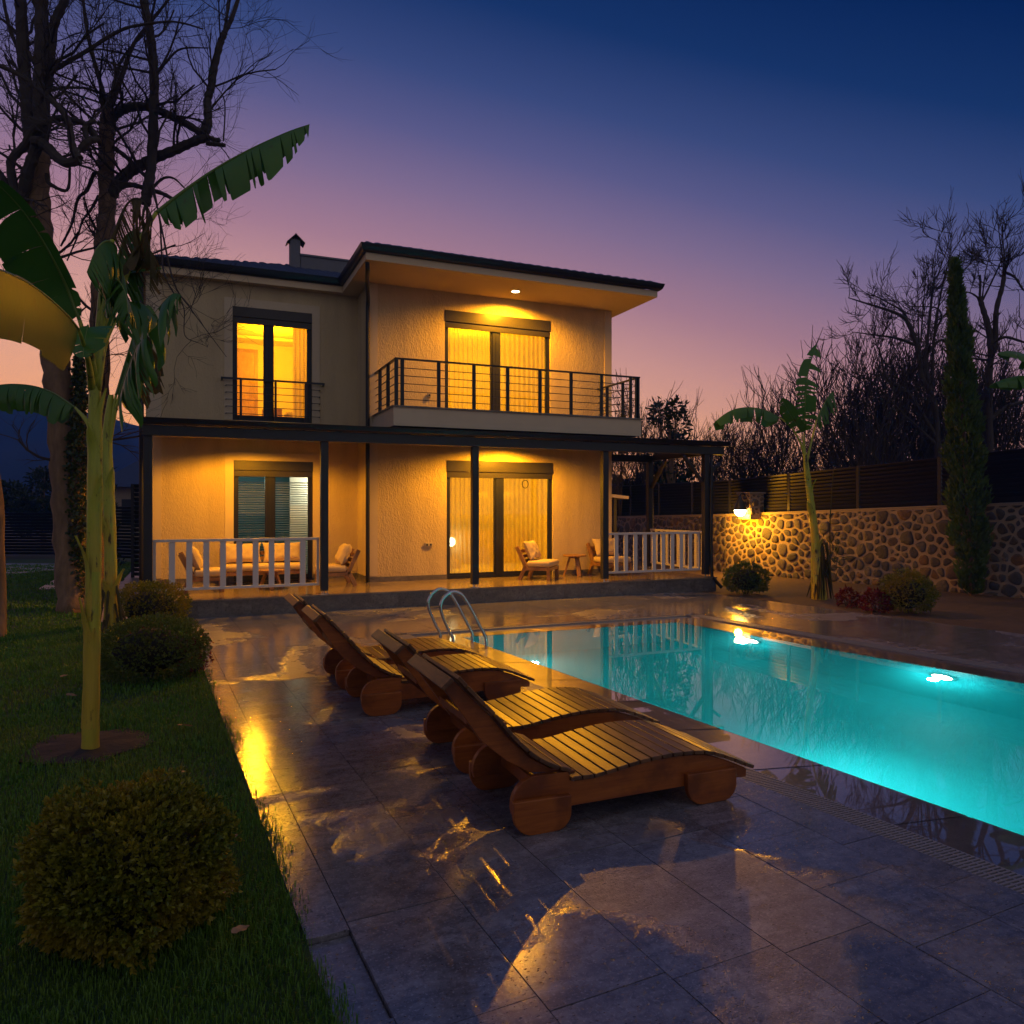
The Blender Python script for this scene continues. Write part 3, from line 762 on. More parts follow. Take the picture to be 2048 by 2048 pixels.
for z in (3.62, 3.758, 3.896, 4.034, 4.172):
    for x in (.625, 2.435): fb.box(x-.008, YL-.11, z-.008, x+.008, YL, z+.008)
fb.build('railing', M['dark'], H)
# fixtures on the walls
def socket(x, z, y, n=2):
    s_ = MB(); s_.box(x-.04*n, y-.035, z-.04, x+.04*n, y, z+.04); o = s_.build('wall_socket', M['plastic'], H, bevel=.006)
    q = MB()
    for k in range(n): q.lathe([(.022, 0), (.022, .004)], (x+(k-(n-1)/2)*.075, y-.036, z), 14, Matrix.Rotation(R(90), 3, 'X'))
    q.build('socket_plug', M['dark'], o)
socket(4.45, 1.0, YR_); socket(4.46, 4.05, YR_, 1)
hk = MB(); hk.tube(spl([(2.87, YL, 2.76), (2.87, YL-.05, 2.75), (2.87, YL-.07, 2.70), (2.87, YL-.05, 2.66), (2.88, YL-.03, 2.70)]), .008, 6); hk.build('wall_hook', M['plastic'], H)
ring = MB(); ring.tube([(6.63+.072*math.cos(a), YR_+.035, 2.265+.085*math.sin(a)) for a in [2*math.pi*k/24 for k in range(25)]], .009, 6)
tag(ring.build('door_wreath', M['core']), 'thin dark ring hung on the lower sliding door glass', 'wreath')
# lamps fixed to the house
def downlight(x, y, z, wt, ang, parent=H, blend=.3):
    a = MB(); a.lathe([(.10, 0), (.10, -.012), (.085, -.016), (.08, -.004)], (x, y, z), 24); f = a.build('ceiling_lamp', M['white'], parent)
    MB().lathe([(.078, -.006), (.05, -.018), (.001, -.022)], (x, y, z), 24).build('lamp_lens', M['lamp'], f)
    light('ceiling_light', 'SPOT', (x, y, z-.035), wt, AMBER, .05, (0, 0, -1), ang, blend, parent)
downlight(6.13, 14.18, ez, 850, 166, blend=.5)

# ------------------------------------------------------------------ pergola over the terrace
PG = thing('pergola', 'dark metal pergola roof on slim posts along the house front', 'pergola', (5, 13.2, PZ))
bm = MB()
bm.box(-.70, 13.05, 2.89, 10.52, 13.17, 3.06, None); b1 = bm.build('beam', M['post'], PG, bevel=.006)
gm = MB(); gm.sweep([(-.74, 13.05), (10.60, 13.05)], [(0, 3.065), (.05, 3.065), (.085, 3.09), (.10, 3.14), (.115, 3.165), (.105, 3.168), (.0, 3.15)])
gm.build('gutter', M['dark'], PG)
bk_ = MB()
bk_.box(8.80, 15.45, 2.86, 10.40, 15.57, 3.02); bk_.box(10.30, 13.18, 2.90, 10.40, 15.44, 3.04); bk_.build('beam', M['post'], PG)
rp_ = MB()
def slab(x0, x1, y0, y1):
    z = lambda y: 3.085 + .055*(y-13.06)
    rp_.add([(x, y, z(y)+dz) for dz in (0, .035) for y in (y0, y1) for x in (x0, x1)], [(0,2,3,1),(4,5,7,6),(0,1,5,4),(2,6,7,3),(0,4,6,2),(1,3,7,5)])
slab(-.72, 3.20, 13.06, 15.88); slab(3.201, 8.76, 13.06, 14.76); slab(8.761, 10.56, 13.06, 15.7)
rp_.build('roof_panel', M['post'], PG)
rt = MB(); x = -.1
while x < 10.4:
    y1 = 15.85 if x < 3.1 else (14.74 if x < 8.75 else 15.44)
    rt.beam((x, 13.18, 3.055), (x, y1, 3.055+.055*(y1-13.18)), .05, .06); x += .62
rt.build('rafter', M['post'], PG)
posts = [(-.63, 13.16), (2.10, 13.16), (4.85, 13.14), (7.64, 13.17), (10.10, 13.14), (10.25, 15.50)]
for x, y in posts:
    p = MB(); p.box(x-.064, y-.06, PZ+.05, x+.064, y+.06, 2.892); po = p.build('post', M['post'], PG, bevel=.006)
    q = MB(); q.box(x-.07, y-.07, PZ, x+.07, y+.07, PZ+.008); q.lathe([(.014, 0), (.014, .06)], (x, y, PZ), 8)
    for a in (-.045, .045): q.lathe([(.006, 0), (.006, .05)], (x+a, y-.045, PZ), 6)
    q.build('post_foot', M['steel'], po)
br = MB(); br.beam((10.10, 13.19, 2.25), (9.55, 13.19, 2.87), .05, .09, (0,1,0)); br.beam((10.16, 13.2, 2.45), (10.52, 13.2, 2.72), .05, .07, (0,1,0)); br.beam((10.27, 15.44, 2.25), (10.27, 14.85, 2.88), .05, .09)
br.build('brace', M['post'], PG)
downlight(6.05, 13.95, 3.12, 900, 168, PG, .4); downlight(1.05, 14.55, 3.15, 400, 160, PG)
pipe([(10.22, 13.1, 3.05), (10.22, 13.1, 2.8), (10.19, 13.06, 2.5), (10.19, 13.06, .5), (10.22, 13.0, .25), (10.35, 12.92, .06)], .035).build('downpipe', M['dark'], PG, True)

# ------------------------------------------------------------------ white balustrades
def balustrade(label, a, b_, n, group='white railings of the terrace'):
    a, b_ = V((*a, 0)), V((*b_, 0)); d = (b_-a).normalized(); L = (b_-a).length
    root = thing('balustrade', label, 'railing', (a+b_)/2 + V((0, 0, PZ)), group=group)
    zt_, zb_ = 1.245, .42
    MB().beam(a+V((0,0,zt_-.02)), b_+V((0,0,zt_-.02)), .05, .045).build('top_rail', M['white'], root, bevel=.004)
    MB().beam(a+V((0,0,zb_+.02)), b_+V((0,0,zb_+.02)), .045, .045).build('bottom_rail', M['white'], root, bevel=.004)
    for k in range(n+2):
        t = (k+.0)/(n+1)*(L-.045)+.0225; c = a + d*t; wd = .092 if 0 < k < n+1 else .045
        MB().beam(c+V((0,0,zb_+.043)), c+V((0,0,zt_-.043)), wd, .022, d.cross(V((0,0,1)))).build('baluster', M['white'], root, bevel=.003)
    return root
balustrade('white slatted railing in front of the sofa group, left of the terrace', (-.565, 13.25), (2.03, 13.25), 9)
balustrade('white slatted railing at the front right corner of the terrace', (7.71, 13.25), (10.03, 13.25), 9)
balustrade('white slatted railing closing the right end of the terrace, seen at an angle', (10.13, 13.28), (10.22, 15.40), 8)

# ------------------------------------------------------------------ garden furniture
def pillow_mb(wd, ht, th, seed=0):
    r = random.Random(seed); mb = MB(); n = 14; vs = []
    for sgn in (1, -1):
        for j in range(n+1):
            for i in range(n+1):
                u, v_ = i/n*2-1, j/n*2-1
                pin = 1 - .10*(1-u*u)*abs(v_)**2 ; piv = 1 - .10*(1-v_*v_)*abs(u)**2
                t = (max(0, 1-u**4)*max(0, 1-v_**4))**.55
                wr = .012*math.sin(u*9+seed)*math.sin(v_*7+seed*2)*t
                vs.append(V((u*wd/2*piv, sgn*(t*th/2+wr), v_*ht/2*pin)))
    m = (n+1)**2; fs = []
    for s_ in (0, 1):
        for j in range(n):
            for i in range(n):
                q = (s_*m+j*(n+1)+i, s_*m+j*(n+1)+i+1, s_*m+(j+1)*(n+1)+i+1, s_*m+(j+1)*(n+1)+i)
                fs.append(q[::-1] if s_ == 0 else q)
    mb.add(vs, fs); return mb
def cushion_mb(x0, y0, z0, x1, y1, z1):
    mb = MB(); n = 10; vs = []
    cx, cy_, cz = (x0+x1)/2, (y0+y1)/2, (z0+z1)/2
    return MB().box(x0, y0, z0, x1, y1, z1)
def seat_thing(name, label, cat, W, loc, rz, group=None, D=.62):
    root = thing(name, label, cat, loc, rz, group)
    hw = W/2; fr = MB()
    for x in (-hw+.04, hw-.04):
        fr.box(x-.032, -D/2, 0, x+.032, -D/2+.07, .27)                       # front leg
        fr.beam((x, D/2-.10, .28), (x, D/2+.03, 0), .06, .075, (0, 1, 0))    # splayed rear leg
        fr.beam((x, D/2-.14, .20), (x, D/2+.09, .68), .06, .075, (0, 1, 0))  # back post
        fr.beam((x, -D/2+.02, .235), (x, D/2-.05, .235), .05, .07)           # side rail
    fr.box(-hw+.072, -D/2+.005, .20, hw-.072, -D/2+.045, .268)
    fr.build('frame', M['teak'], root, bevel=.006, local=True)
    sl = MB()
    for k in range(6): sl.box(-hw+.066, -D/2+.06+k*.085, .245, hw-.066, -D/2+.12+k*.085, .265)
    for z in (.38, .48, .58):
        y = D/2-.14+(z-.20)*.479; sl.box(-hw+.072, y-.012, z-.035, hw-.072, y+.012, z+.035)
    sl.build('slats', M['teak'], root, local=True)
    c = MB(); c.box(-hw+.01, -D/2-.01, .272, hw-.01, D/2-.13, .40)
    co_ = c.build('seat_cushion', M['fabric'], root, True, bevel=.045, local=True)
    return root
def pillow(label, loc, rz, tilt, wd=.62, ht=.42, th=.20, seed=0, mat='fabric'):
    o = pillow_mb(wd, ht, th, seed).build('pillow', M[mat], None, True)
    o.location = loc; o.rotation_euler = (R(tilt), 0, rz)
    return tag(o, label, 'pillow', 'loose pillows on the terrace seats')
def W(base, rz, x, y, z):
    c, s_ = math.cos(rz), math.sin(rz); return (base[0]+x*c-y*s_, base[1]+x*s_+y*c, base[2]+z)
def seat_with(name, label, cat, W_, loc, rz, pl, group):
    seat_thing(name, label, cat, W_, loc, rz, group)
    for (lab, x, sd, wd) in pl:
        pillow(lab, W(loc, rz, x, .165, .60), rz, -24, wd, .42, .19, sd)
GA = 'cushioned wooden seats on the terrace'
seat_with('armchair', 'wooden armchair at the left end of the sofa group, its back to the terrace edge', 'armchair', .66, (.22, 14.35, PZ), R(90), [('cream pillow on the leftmost armchair behind the white railing', 0, 1, .56)], GA)
seat_with('sofa', 'wooden two seat sofa with cream cushions under the blind window', 'sofa', 1.56, (1.27, 15.28, PZ), 0, [('wide cream pillow at the left end of the sofa', -.38, 2, .74), ('wide cream pillow with frilled edge at the right end of the sofa', .39, 3, .76)], GA)
seat_with('armchair', 'wooden armchair facing left beside the dark downpipe', 'armchair', .66, (2.50, 14.45, PZ), R(-90), [('plump cream pillow on the armchair beside the downpipe', 0, 4, .58)], GA)
seat_with('armchair', 'wooden armchair turned towards the pool in front of the lower sliding door', 'armchair', .70, (6.62, 14.05, PZ), R(48), [('square cream pillow on the armchair by the sliding door', 0, 5, .60)], GA)
seat_with('armchair', 'wooden armchair half hidden behind the right front railing', 'armchair', .72, (8.50, 14.40, PZ), R(8), [('cream pillow on the armchair behind the right railing', 0, 6, .64)], GA)
def side_table(label, x, y, h, r):
    root = thing('side_table', label, 'side table', (x, y, PZ), group='small wooden tables on the terrace')
    tp = MB(); tp.lathe([(r*.97, h-.035), (r, h-.028), (r, h-.004), (r*.985, h)], (0, 0, 0), 8); tp.build('table_top', M['teak'], root, bevel=.004, local=True)
    for k in range(3):
        a = 2*math.pi*k/3 + .5
        MB().beam((r*.35*math.cos(a), r*.35*math.sin(a), h-.035), (r*.85*math.cos(a), r*.85*math.sin(a), 0), .075, .04, (math.cos(a), math.sin(a), 0)).build('leg', M['teak'], root, bevel=.004, local=True)
    lt = MB(); lt.lathe([(r*.5, h-.075), (r*.5, h-.036)], (0, 0, 0), 3); lt.build('leg_brace', M['teak'], root, local=True)
side_table('low wooden coffee table in front of the sofa behind the white railing', 1.33, 14.30, .35, .25)
side_table('taller wooden side table with splayed legs beside the armchair by the sliding door', 7.62, 14.42, .46, .27)

# ------------------------------------------------------------------ sun loungers
def lounger():
    root = thing('sun_lounger', 'x', 'sun lounger', (0, 0, 0), group='wooden sun loungers by the pool')
    Wd = .68
    def arc(cx, cz, r, a0, a1, n=7): return [(cx+r*math.cos(R(a0+(a1-a0)*k/n)), cz+r*math.sin(R(a0+(a1-a0)*k/n))) for k in range(n+1)]
    seat = lambda u: .262 + .052*math.sin(max(0, min(1, (u-.42)/1.05))*math.pi)**1.2 - .085*max(0, (u-1.15)/.35)**1.5 + .02*max(0, .42-u)
    for y0, sgn in ((.03, -1), (Wd-.03, 1)):
        rail = arc(.075, .155, .148, 200, 90) + [(.26, .300)]
        rail += [(.30+.03*k, seat(.30+.03*k)-.021) for k in range(0, 40)] + [(1.49, seat(1.49)-.03), (1.485, .105), (1.38, .112), (.25, .108), (-.06, .108)]
        m = MB(); m.prism(rail, lambda u, z, t: V((u, t, z)), y0-.019, y0+.019); m.build('side_rail', M['lwood'], root, bevel=.004, local=True)
        # back-rest board on the inner side of the rail
        lo = [(.33, .262), (.25, .285), (.05, .312), (-.09, .395), (-.23, .515), (-.345, .68), (-.44, .815)]
        up = [(-.395, .862), (-.29, .755), (-.18, .640), (-.07, .510), (.05, .395), (.17, .322), (.33, .285)]
        yi = y0 - sgn*.042
        m = MB(); m.prism(lo + up, lambda u, z, t: V((u, t, z)), yi-.019, yi+.019); m.build('back_board', M['lwood'], root, bevel=.004, local=True)
        for u0, u1 in ((-.075, .268), (1.03, 1.385)):
            r1, r2 = .115, .095
            fp = [(u1, .184), (u0, .190)] + arc(u0+r1, r1, r1, 180, 270) + arc(u1-r2, r2, r2, 270, 360)
            yo = y0 + sgn*.0385
            m = MB(); m.prism(fp, lambda u, z, t: V((u, t, z)), yo-.019, yo+.019); m.build('foot', M['lwood'], root, bevel=.005, local=True)
    sm = MB(); u = .27
    while u < 1.50:
        z = seat(u+.035); sl = math.atan2(seat(u+.07)-seat(u), .07)
        sm.box(-.033, -.012, -.011, .033, Wd+.012, .011, Matrix.Translation((u+.035, 0, z)) @ Matrix.Rotation(-sl, 4, 'Y')); u += .0745
    up2 = [(-.385, .872), (-.29, .768), (-.18, .653), (-.07, .523), (.05, .408), (.17, .335), (.27, .300)]
    P = spl([(a, 0, z) for a, z in up2], 12); acc = 0; nxt = .03
    for i in range(1, len(P)):
        acc += (P[i]-P[i-1]).length
        if acc >= nxt:
            d = (P[i]-P[i-1]).normalized(); an = math.atan2(d.z, d.x)
            sm.box(-.033, .0, -.0, .033, Wd, .021, Matrix.Translation(P[i]) @ Matrix.Rotation(-an, 4, 'Y')); nxt += .0745
    sm.build('slats', M['lslat'], root, bevel=.003, local=True)
    hd = MB(); an = math.atan2(.104, -.105)
    hd.box(-.036, -.01, -.012, .036, Wd+.01, .012, Matrix.Translation((-.437, 0, .850)) @ Matrix.Rotation(R(-40), 4, 'Y'))
    hd.build('head_slat', M['lslat'], root, bevel=.003, local=True)
    for u_, z_ in ((.13, .20), (.75, .17), (1.30, .16)): MB().box(u_-.02, .05, z_-.035, u_+.02, Wd-.05, z_+.035).build('cross_bar', M['lwood'], root, local=True)
    MB().box(-.30, .092, .60, -.26, Wd-.092, .64).build('cross_bar', M['lwood'], root, local=True)
    return root
L0 = lounger()
for i, (x, y, a, lab) in enumerate([(1.65, 3.69, -.6, 'wooden slatted sun lounger nearest the camera, its whole side showing'),
        (1.66, 4.70, -.2, 'wooden sun lounger right behind the front one, its backrest poking up over it'),
        (1.385, 6.30, .3, 'wooden sun lounger of the far pair with its foot end showing beside the drain grate'),
        (1.35, 7.32, .6, 'farthest wooden sun lounger, nearest the terrace step')]):
    o = L0 if i == 0 else copy_tree(L0)
    o.location = (x, y, 0); o.rotation_euler = (0, 0, R(a)); o['label'] = lab

# ------------------------------------------------------------------ stone wall, fence and wall lamp
WP = [(14.0, 26.0), (13.45, 16.6), (15.0, 9.4), (16.4, 3.4)]
WT = [1.36, 1.55, 1.84, 2.05]
def wall_poly(mb, pts, off0, off1, z0f, z1f):
    P = [V((x, y, 0)) for x, y in pts]; n = len(P); vs = []
    for i in range(n):
        d0 = (P[i]-P[i-1]).normalized() if i else (P[1]-P[0]).normalized(); d1 = (P[i+1]-P[i]).normalized() if i < n-1 else d0
        nn = (V((-d0.y, d0.x, 0)) + V((-d1.y, d1.x, 0))).normalized()
        for o in (off0, off1):
            for z in (z0f[i], z1f[i]): vs.append(P[i] + nn*o + V((0, 0, z)))
    fs = []
    for i in range(n-1):
        a, b_ = i*4, i*4+4
        fs += [(a, a+1, b_+1, b_), (a+2, b_+2, b_+3, a+3), (a+1, a+3, b_+3, b_+1), (a, b_, b_+2, a+2)]
    fs += [(0, 2, 3, 1), (n*4-4, n*4-3, n*4-1, n*4-2)]
    mb.add(vs, fs)
SW = thing('stone_wall', 'long rubble stone garden wall with pale mortar joints below the louvre fence', 'wall', (*WP[1], 0))
m = MB(); wall_poly(m, WP, -.0, .35, [-.1]*4, WT); m.build('mortar_bed', M['mortar'], SW)
def stones(mb, p, q, z0, t0, t1, seed, dens=1.0, flip=1):
    r = random.Random(seed); p, q = V((p[0], p[1], 0)), V((q[0], q[1], 0)); L = (q-p).length; d = (q-p)/L; o = V((d.y, -d.x, 0))*flip
    pts = []; grid = {}
    for _ in range(int(L*1.8*420)):
        x, z = r.uniform(-.1, L+.1), r.uniform(z0-.1, max(t0, t1)+.1); rad = .098*r.choice([.5, .62, .8, 1, 1.15, 1.3, 1.6])/dens
        gx, gz = int(x/.35), int(z/.35)
        if any((x-a)**2 + (z-b_)**2 < (rad+c)**2 for i in (-1, 0, 1) for j in (-1, 0, 1) for a, b_, c in grid.get((gx+i, gz+j), ())): continue
        pts.append((x, z, rad)); grid.setdefault((gx, gz), []).append((x, z, rad))
    for x, z, rad in pts:
        poly = [(x-.45, z-.45), (x+.45, z-.45), (x+.45, z+.45), (x-.45, z+.45)]
        for i in range(-3, 4):
            for j in range(-3, 4):
                for a, b_, c in grid.get((int(x/.35)+i, int(z/.35)+j), ()):
                    D2 = (a-x)**2 + (b_-z)**2
                    if D2 < 1e-9 or D2 > .8: continue
                    k = .5 + (rad*rad-c*c)/(2*D2); mx, mz = x+(a-x)*k, z+(b_-z)*k
                    poly = clip(poly, (mx, mz), (mx-(b_-z), mz+(a-x)))
                    if len(poly) < 3: break
                if len(poly) < 3: break
            if len(poly) < 3: break
        if len(poly) < 3: continue
        poly = clip(poly, (0, z0), (1, z0)); poly = clip(poly, (L, t1-.02), (0, t0-.02)) if len(poly) > 2 else poly
        poly = clip(poly, (0, 9), (0, 0)) if len(poly) > 2 else poly; poly = clip(poly, (L, 0), (L, 9)) if len(poly) > 2 else poly
        if len(poly) < 3: continue
        cx, cz = sum(a for a, _ in poly)/len(poly), sum(b_ for _, b_ in poly)/len(poly)
        mr = sum(math.hypot(a-cx, b_-cz) for a, b_ in poly)/len(poly)
        if mr < .035: continue
        jt = r.uniform(.016, .036); poly = [(cx+(a-cx)*max(.4, 1-jt/max(.03, math.hypot(a-cx, b_-cz)*.8)), cz+(b_-cz)*max(.4, 1-jt/max(.03, math.hypot(a-cx, b_-cz)*.8))) for a, b_ in poly]
        for _ in range(1 + (r.random() < .45)): poly = [pt for i in range(len(poly)) for pt in ((poly[i][0]*.78+poly[(i+1) % len(poly)][0]*.22, poly[i][1]*.78+poly[(i+1) % len(poly)][1]*.22), (poly[i][0]*.22+poly[(i+1) % len(poly)][0]*.78, poly[i][1]*.22+poly[(i+1) % len(poly)][1]*.78))]
        hh = r.uniform(.014, .036); n = len(poly); tx, tz = r.uniform(-.12, .12), r.uniform(-.12, .12); base = len(mb.v); ph = r.uniform(0, 6)
        for sc_, h_ in ((1.0, -.01), (.97, .55), (.86, .88), (.5, 1.0)):
            for i, (a, b_) in enumerate(poly):
                w_ = 1 + .035*math.sin(i*2.4+ph)
                aa, bb = (a-cx)*sc_*w_, (b_-cz)*sc_*w_
                mb.v.append(tuple(p + d*(cx+aa) + V((0, 0, cz+bb)) + o*(hh*h_ + (aa*tx+bb*tz)*h_ + .004*math.sin(i*1.7+ph+sc_*5))))
        mb.v.append(tuple(p + d*cx + V((0, 0, cz)) + o*hh*1.02))
        for k in range(3):
            for i in range(n): mb.f.append((base+k*n+i, base+(k+1)*n+i, base+(k+1)*n+(i+1) % n, base+k*n+(i+1) % n))
        for i in range(n): mb.f.append((base+3*n+i, base+4*n, base+3*n+(i+1) % n))
mst = MB()
for k_ in range(3): stones(mst, WP[k_], WP[k_+1], -.05, WT[k_], WT[k_+1], 91+k_, .8 if k_ == 0 else 1.0)
stw = mst.build('masonry', M['rubble'], SW, True)
m = MB(); wall_poly(m, WP, -.015, .365, [t+.001 for t in WT], [t+.035 for t in WT]); m.build('coping', M['cap'], SW)
FN = thing('louver_fence', 'dark horizontal louvre fence on top of the stone wall', 'fence', (*WP[1], 1.6))
def lerp(a, b_, t): return a + (b_-a)*t
FT = [2.52, 2.50, 2.93, 3.15]
npan = [5, 4, 4]
for s_ in range(3):
    for k in range(npan[s_]):
        t0, t1 = k/npan[s_], (k+1)/npan[s_]
        p = V((lerp(WP[s_][0], WP[s_+1][0], t0), lerp(WP[s_][1], WP[s_+1][1], t0), 0)); q = V((lerp(WP[s_][0], WP[s_+1][0], t1), lerp(WP[s_][1], WP[s_+1][1], t1), 0))
        d = (q-p).normalized(); nn = V((-d.y, d.x, 0)); c = nn*.17
        zb0, zb1 = lerp(WT[s_], WT[s_+1], t0)+.05, lerp(WT[s_], WT[s_+1], t1)+.05
        zt0, zt1 = lerp(FT[s_], FT[s_+1], t0), lerp(FT[s_], FT[s_+1], t1)
        pn = MB(); ns = 11
        for j in range(ns):
            f = (j+.5)/ns
            a = p+c+d*.05; a.z = lerp(zb0, zt0, f); b_ = q+c-d*.05; b_.z = lerp(zb1, zt1, f)
            up_ = (V((0,0,1))*math.cos(R(38)) - nn*math.sin(R(38)))
            pn.beam(a, b_, .012, .132, up_)
        pn.build('slat_panel', M['louver'], FN)
        po = MB(); a = p+c; po.beam(a+V((0,0,zb0-.06)), a+V((0,0,zt0+.02)), .07, .07, d); po.build('fence_post', M['louver'], FN)
WLn = lambda y: lerp(13.45, 15.0, (16.6-y)/7.2)
pil = thing('stone_pillar', 'stubby stone pillar standing on the wall behind the lamp', 'pillar', (13.4, 15.7, 1.5))
MB().box(13.32, 15.50, 1.45, 13.78, 15.96, 2.12).build('mortar_bed', M['mortar'], pil, bevel=.02); pm = MB(); stones(pm, (13.32, 15.96), (13.32, 15.50), 1.56, 2.12, 2.12, 97, 1.2); stones(pm, (13.32, 15.50), (13.78, 15.50), 1.56, 2.12, 2.12, 98, 1.2); pm.build('masonry', M['rubble'], pil, True); MB().box(13.29, 15.47, 2.12, 13.81, 15.99, 2.16).build('pillar_cap', M['cap'], pil)
lp = V((13.10, 15.62, 1.70))
wlamp = thing('wall_lamp', 'lit half globe wall lamp with a dark conical hood on the stone pillar', 'wall lamp', lp)
MB().lathe([(.175, .0), (.165, .03), (.09, .22), (.03, .33), (.012, .36)], lp, 24).build('hood', M['dark'], wlamp, True)
MB().lathe([(.15*math.cos(R(a)), -.003-.17*math.sin(R(a))) for a in (0, 15, 30, 45, 60, 75, 88)], lp, 24).build('globe', M['lamp'], wlamp, True)
MB().tube(spl([lp+V((0, 0, .34)), lp+V((.05, .02, .42)), lp+V((.18, .06, .42)), lp+V((.24, .08, .36))]), .016, 8).build('bracket', M['dark'], wlamp)
light('wall_light', 'POINT', lp+V((-.10, -.05, -.27)), 230, AMBER, .10, parent=wlamp)

# ------------------------------------------------------------------ planting: shared makers
def leafquad(mb, p, d, n_, L, wd):
    s_ = d.cross(n_)
    if s_.length < 1e-4: return
    s_.normalize(); s_ *= wd/2
    mb.add([p, p + d*L*.5 + s_, p + d*L, p + d*L*.5 - s_], [(0, 1, 2, 3)])
def rv(r): 
    while True:
        v_ = V((r.uniform(-1, 1), r.uniform(-1, 1), r.uniform(-1, 1)))
        if .05 < v_.length < 1: return v_.normalized()
def bush(name, label, c, rx, ry, h, mat, n, ll, seed, cat='shrub', group='clipped round shrubs', lump=.12, per=7, core=True):
    r = random.Random(seed); c = V(c); root = thing(name, label, cat, c, group=group)
    ph = [r.uniform(0, 6.3) for _ in range(8)]
    def rad(d): return 1 + lump*(.5*math.sin(4*d.x+ph[0])*math.sin(4*d.y+ph[1]) + .5*math.sin(7*d.z+ph[2])*math.sin(6*d.x+ph[3]) + .35*math.sin(13*d.y+ph[4])*math.sin(11*d.x+ph[5]))
    ctr = V((0, 0, h*.46)); mb = MB()
    for i in range(n):
        d = rv(r)
        if d.z < -.75: continue
        k = rad(d)*r.uniform(.80, 1.04)
        base = ctr + V((d.x*rx*k, d.y*ry*k, d.z*h*.54*k))
        if base.z < .03: continue
        dd = (d + rv(r)*.55 + V((0, 0, .25))).normalized()
        for q in range(per):
            a = (dd + rv(r)*.75).normalized(); L = ll*r.uniform(.6, 1.25)
            leafquad(mb, base + dd*ll*.45*q/per*2, a, rv(r), L, L*.5)
    mb.build('foliage', mat, root, local=True)
    cb = MB(); prof = []
    for j in range(9):
        a = math.pi*j/8; prof.append((math.sin(a)*.66 + .001, -math.cos(a)*.66))
    cb.lathe(prof, (0, 0, 0), 20)
    cb.v = [(x*rx*(rad(V((x, y, z)).normalized())), y*ry*(rad(V((x, y, z)).normalized())), max(.0, ctr.z + z*h*.54)) for x, y, z in cb.v]
    if core: cb.build('dark_core', M['core'], root, True, local=True)  # solid dark ellipsoid filling the shrub behind its leaves
    tw = MB()
    for k in range(5):
        a = 2*math.pi*k/5; tw.tube([(0.04*math.cos(a), .04*math.sin(a), 0), (rx*.4*math.cos(a), ry*.4*math.sin(a), h*.45)], [.012, .006], 5)
    tw.build('stem', M['twig'], root, local=True)
    return root
nb = on_ground(262, 1880)
bush('boxwood_shrub', 'largest yellowish green boxwood ball in the lawn foreground', (-.235, 3.50, 0), .345, .345, .575, M['box'], 7500, .025, 1, lump=.26)
bush('boxwood_shrub', 'second boxwood ball on the lawn edge, beside the red leaves', (-.39, 8.62, 0), .54, .50, .62, M['box2'], 4200, .024, 2)
bush('boxwood_shrub', 'boxwood ball on the lawn closest to the terrace step', (-.55, 12.0, 0), .50, .46, .68, M['box'], 3200, .028, 3)
bush('boxwood_shrub', 'small dark boxwood ball under the wall lamp', (10.42, 12.25, 0), .42, .42, .62, M['box2'], 2400, .03, 4)
bush('boxwood_shrub', 'loose boxwood ball on the soil bed beside the two red shrubs', (11.05, 8.98, 0), .40, .40, .68, M['box'], 2600, .03, 5, lump=.2)
bush('red_shrub', 'small deep red shrub, left one of the pair on the soil bed', (10.75, 9.95, 0), .17, .17, .30, M['red'], 200, .05, 6, 'shrub', 'red leaved shrubs', .3, 5, False)
bush('red_shrub', 'small bright red shrub, right one of the pair on the soil bed', (10.62, 9.25, 0), .22, .20, .34, M['red'], 300, .055, 7, 'shrub', 'red leaved shrubs', .3, 5, False)
bush('red_shrub', 'sprig of dark red leaves between boxwood ball and deck', (.02, 8.75, 0), .16, .18, .42, M['red'], 260, .028, 8, 'shrub', 'red leaved shrubs', .3, 5, False)
bush('red_shrub', 'low reddish plant between the two farther boxwood balls', (-.45, 10.2, 0), .25, .2, .30, M['red'], 240, .035, 9, 'shrub', 'red leaved shrubs', .3, 5, False)

# cypress
def column(name, label, base, top, rfun, n, ll, mat, seed, cat='tree', group=None):
    r = random.Random(seed); base, top = V(base), V(top); root = thing(name, label, cat, base, group=group)
    ax = top - base; mb = MB()
    for i in range(n):
        t = r.random()**.85; a = r.uniform(0, 2*math.pi); rr = rfun(t)*(1+.18*math.sin(9*t*6+a*2)+.12*math.sin(31*t+a*3))*math.sqrt(r.uniform(.25, 1))
        p = ax*t + V((math.cos(a)*rr, math.sin(a)*rr, 0))
        d = (V((math.cos(a)*.35, math.sin(a)*.35, 1)) + rv(r)*.4).normalized()
        for q in range(4): leafquad(mb, p, (d+rv(r)*.45).normalized(), rv(r), ll*r.uniform(.6, 1.3), ll*.24)
    mb.build('crown', mat, root, local=True)
    MB().tube([V((0,0,-.05)), ax*.5, ax*.97], [.05, .035, .006], 7).build('trunk', M['bark'], root, local=True)
    return root
cb_ = on_ground(1945, 1190); ct_ = at(1909, 524, 14.9)
column('cypress_tree', 'tall narrow green cypress leaning slightly in front of the louvre fence', (cb_.x, cb_.y, 0), ct_, lambda t: .30*min(1, .45+t*4)*(1-max(0, t-.45)/.55)**.75 + .02, 5200, .13, M['cyp'], 4)

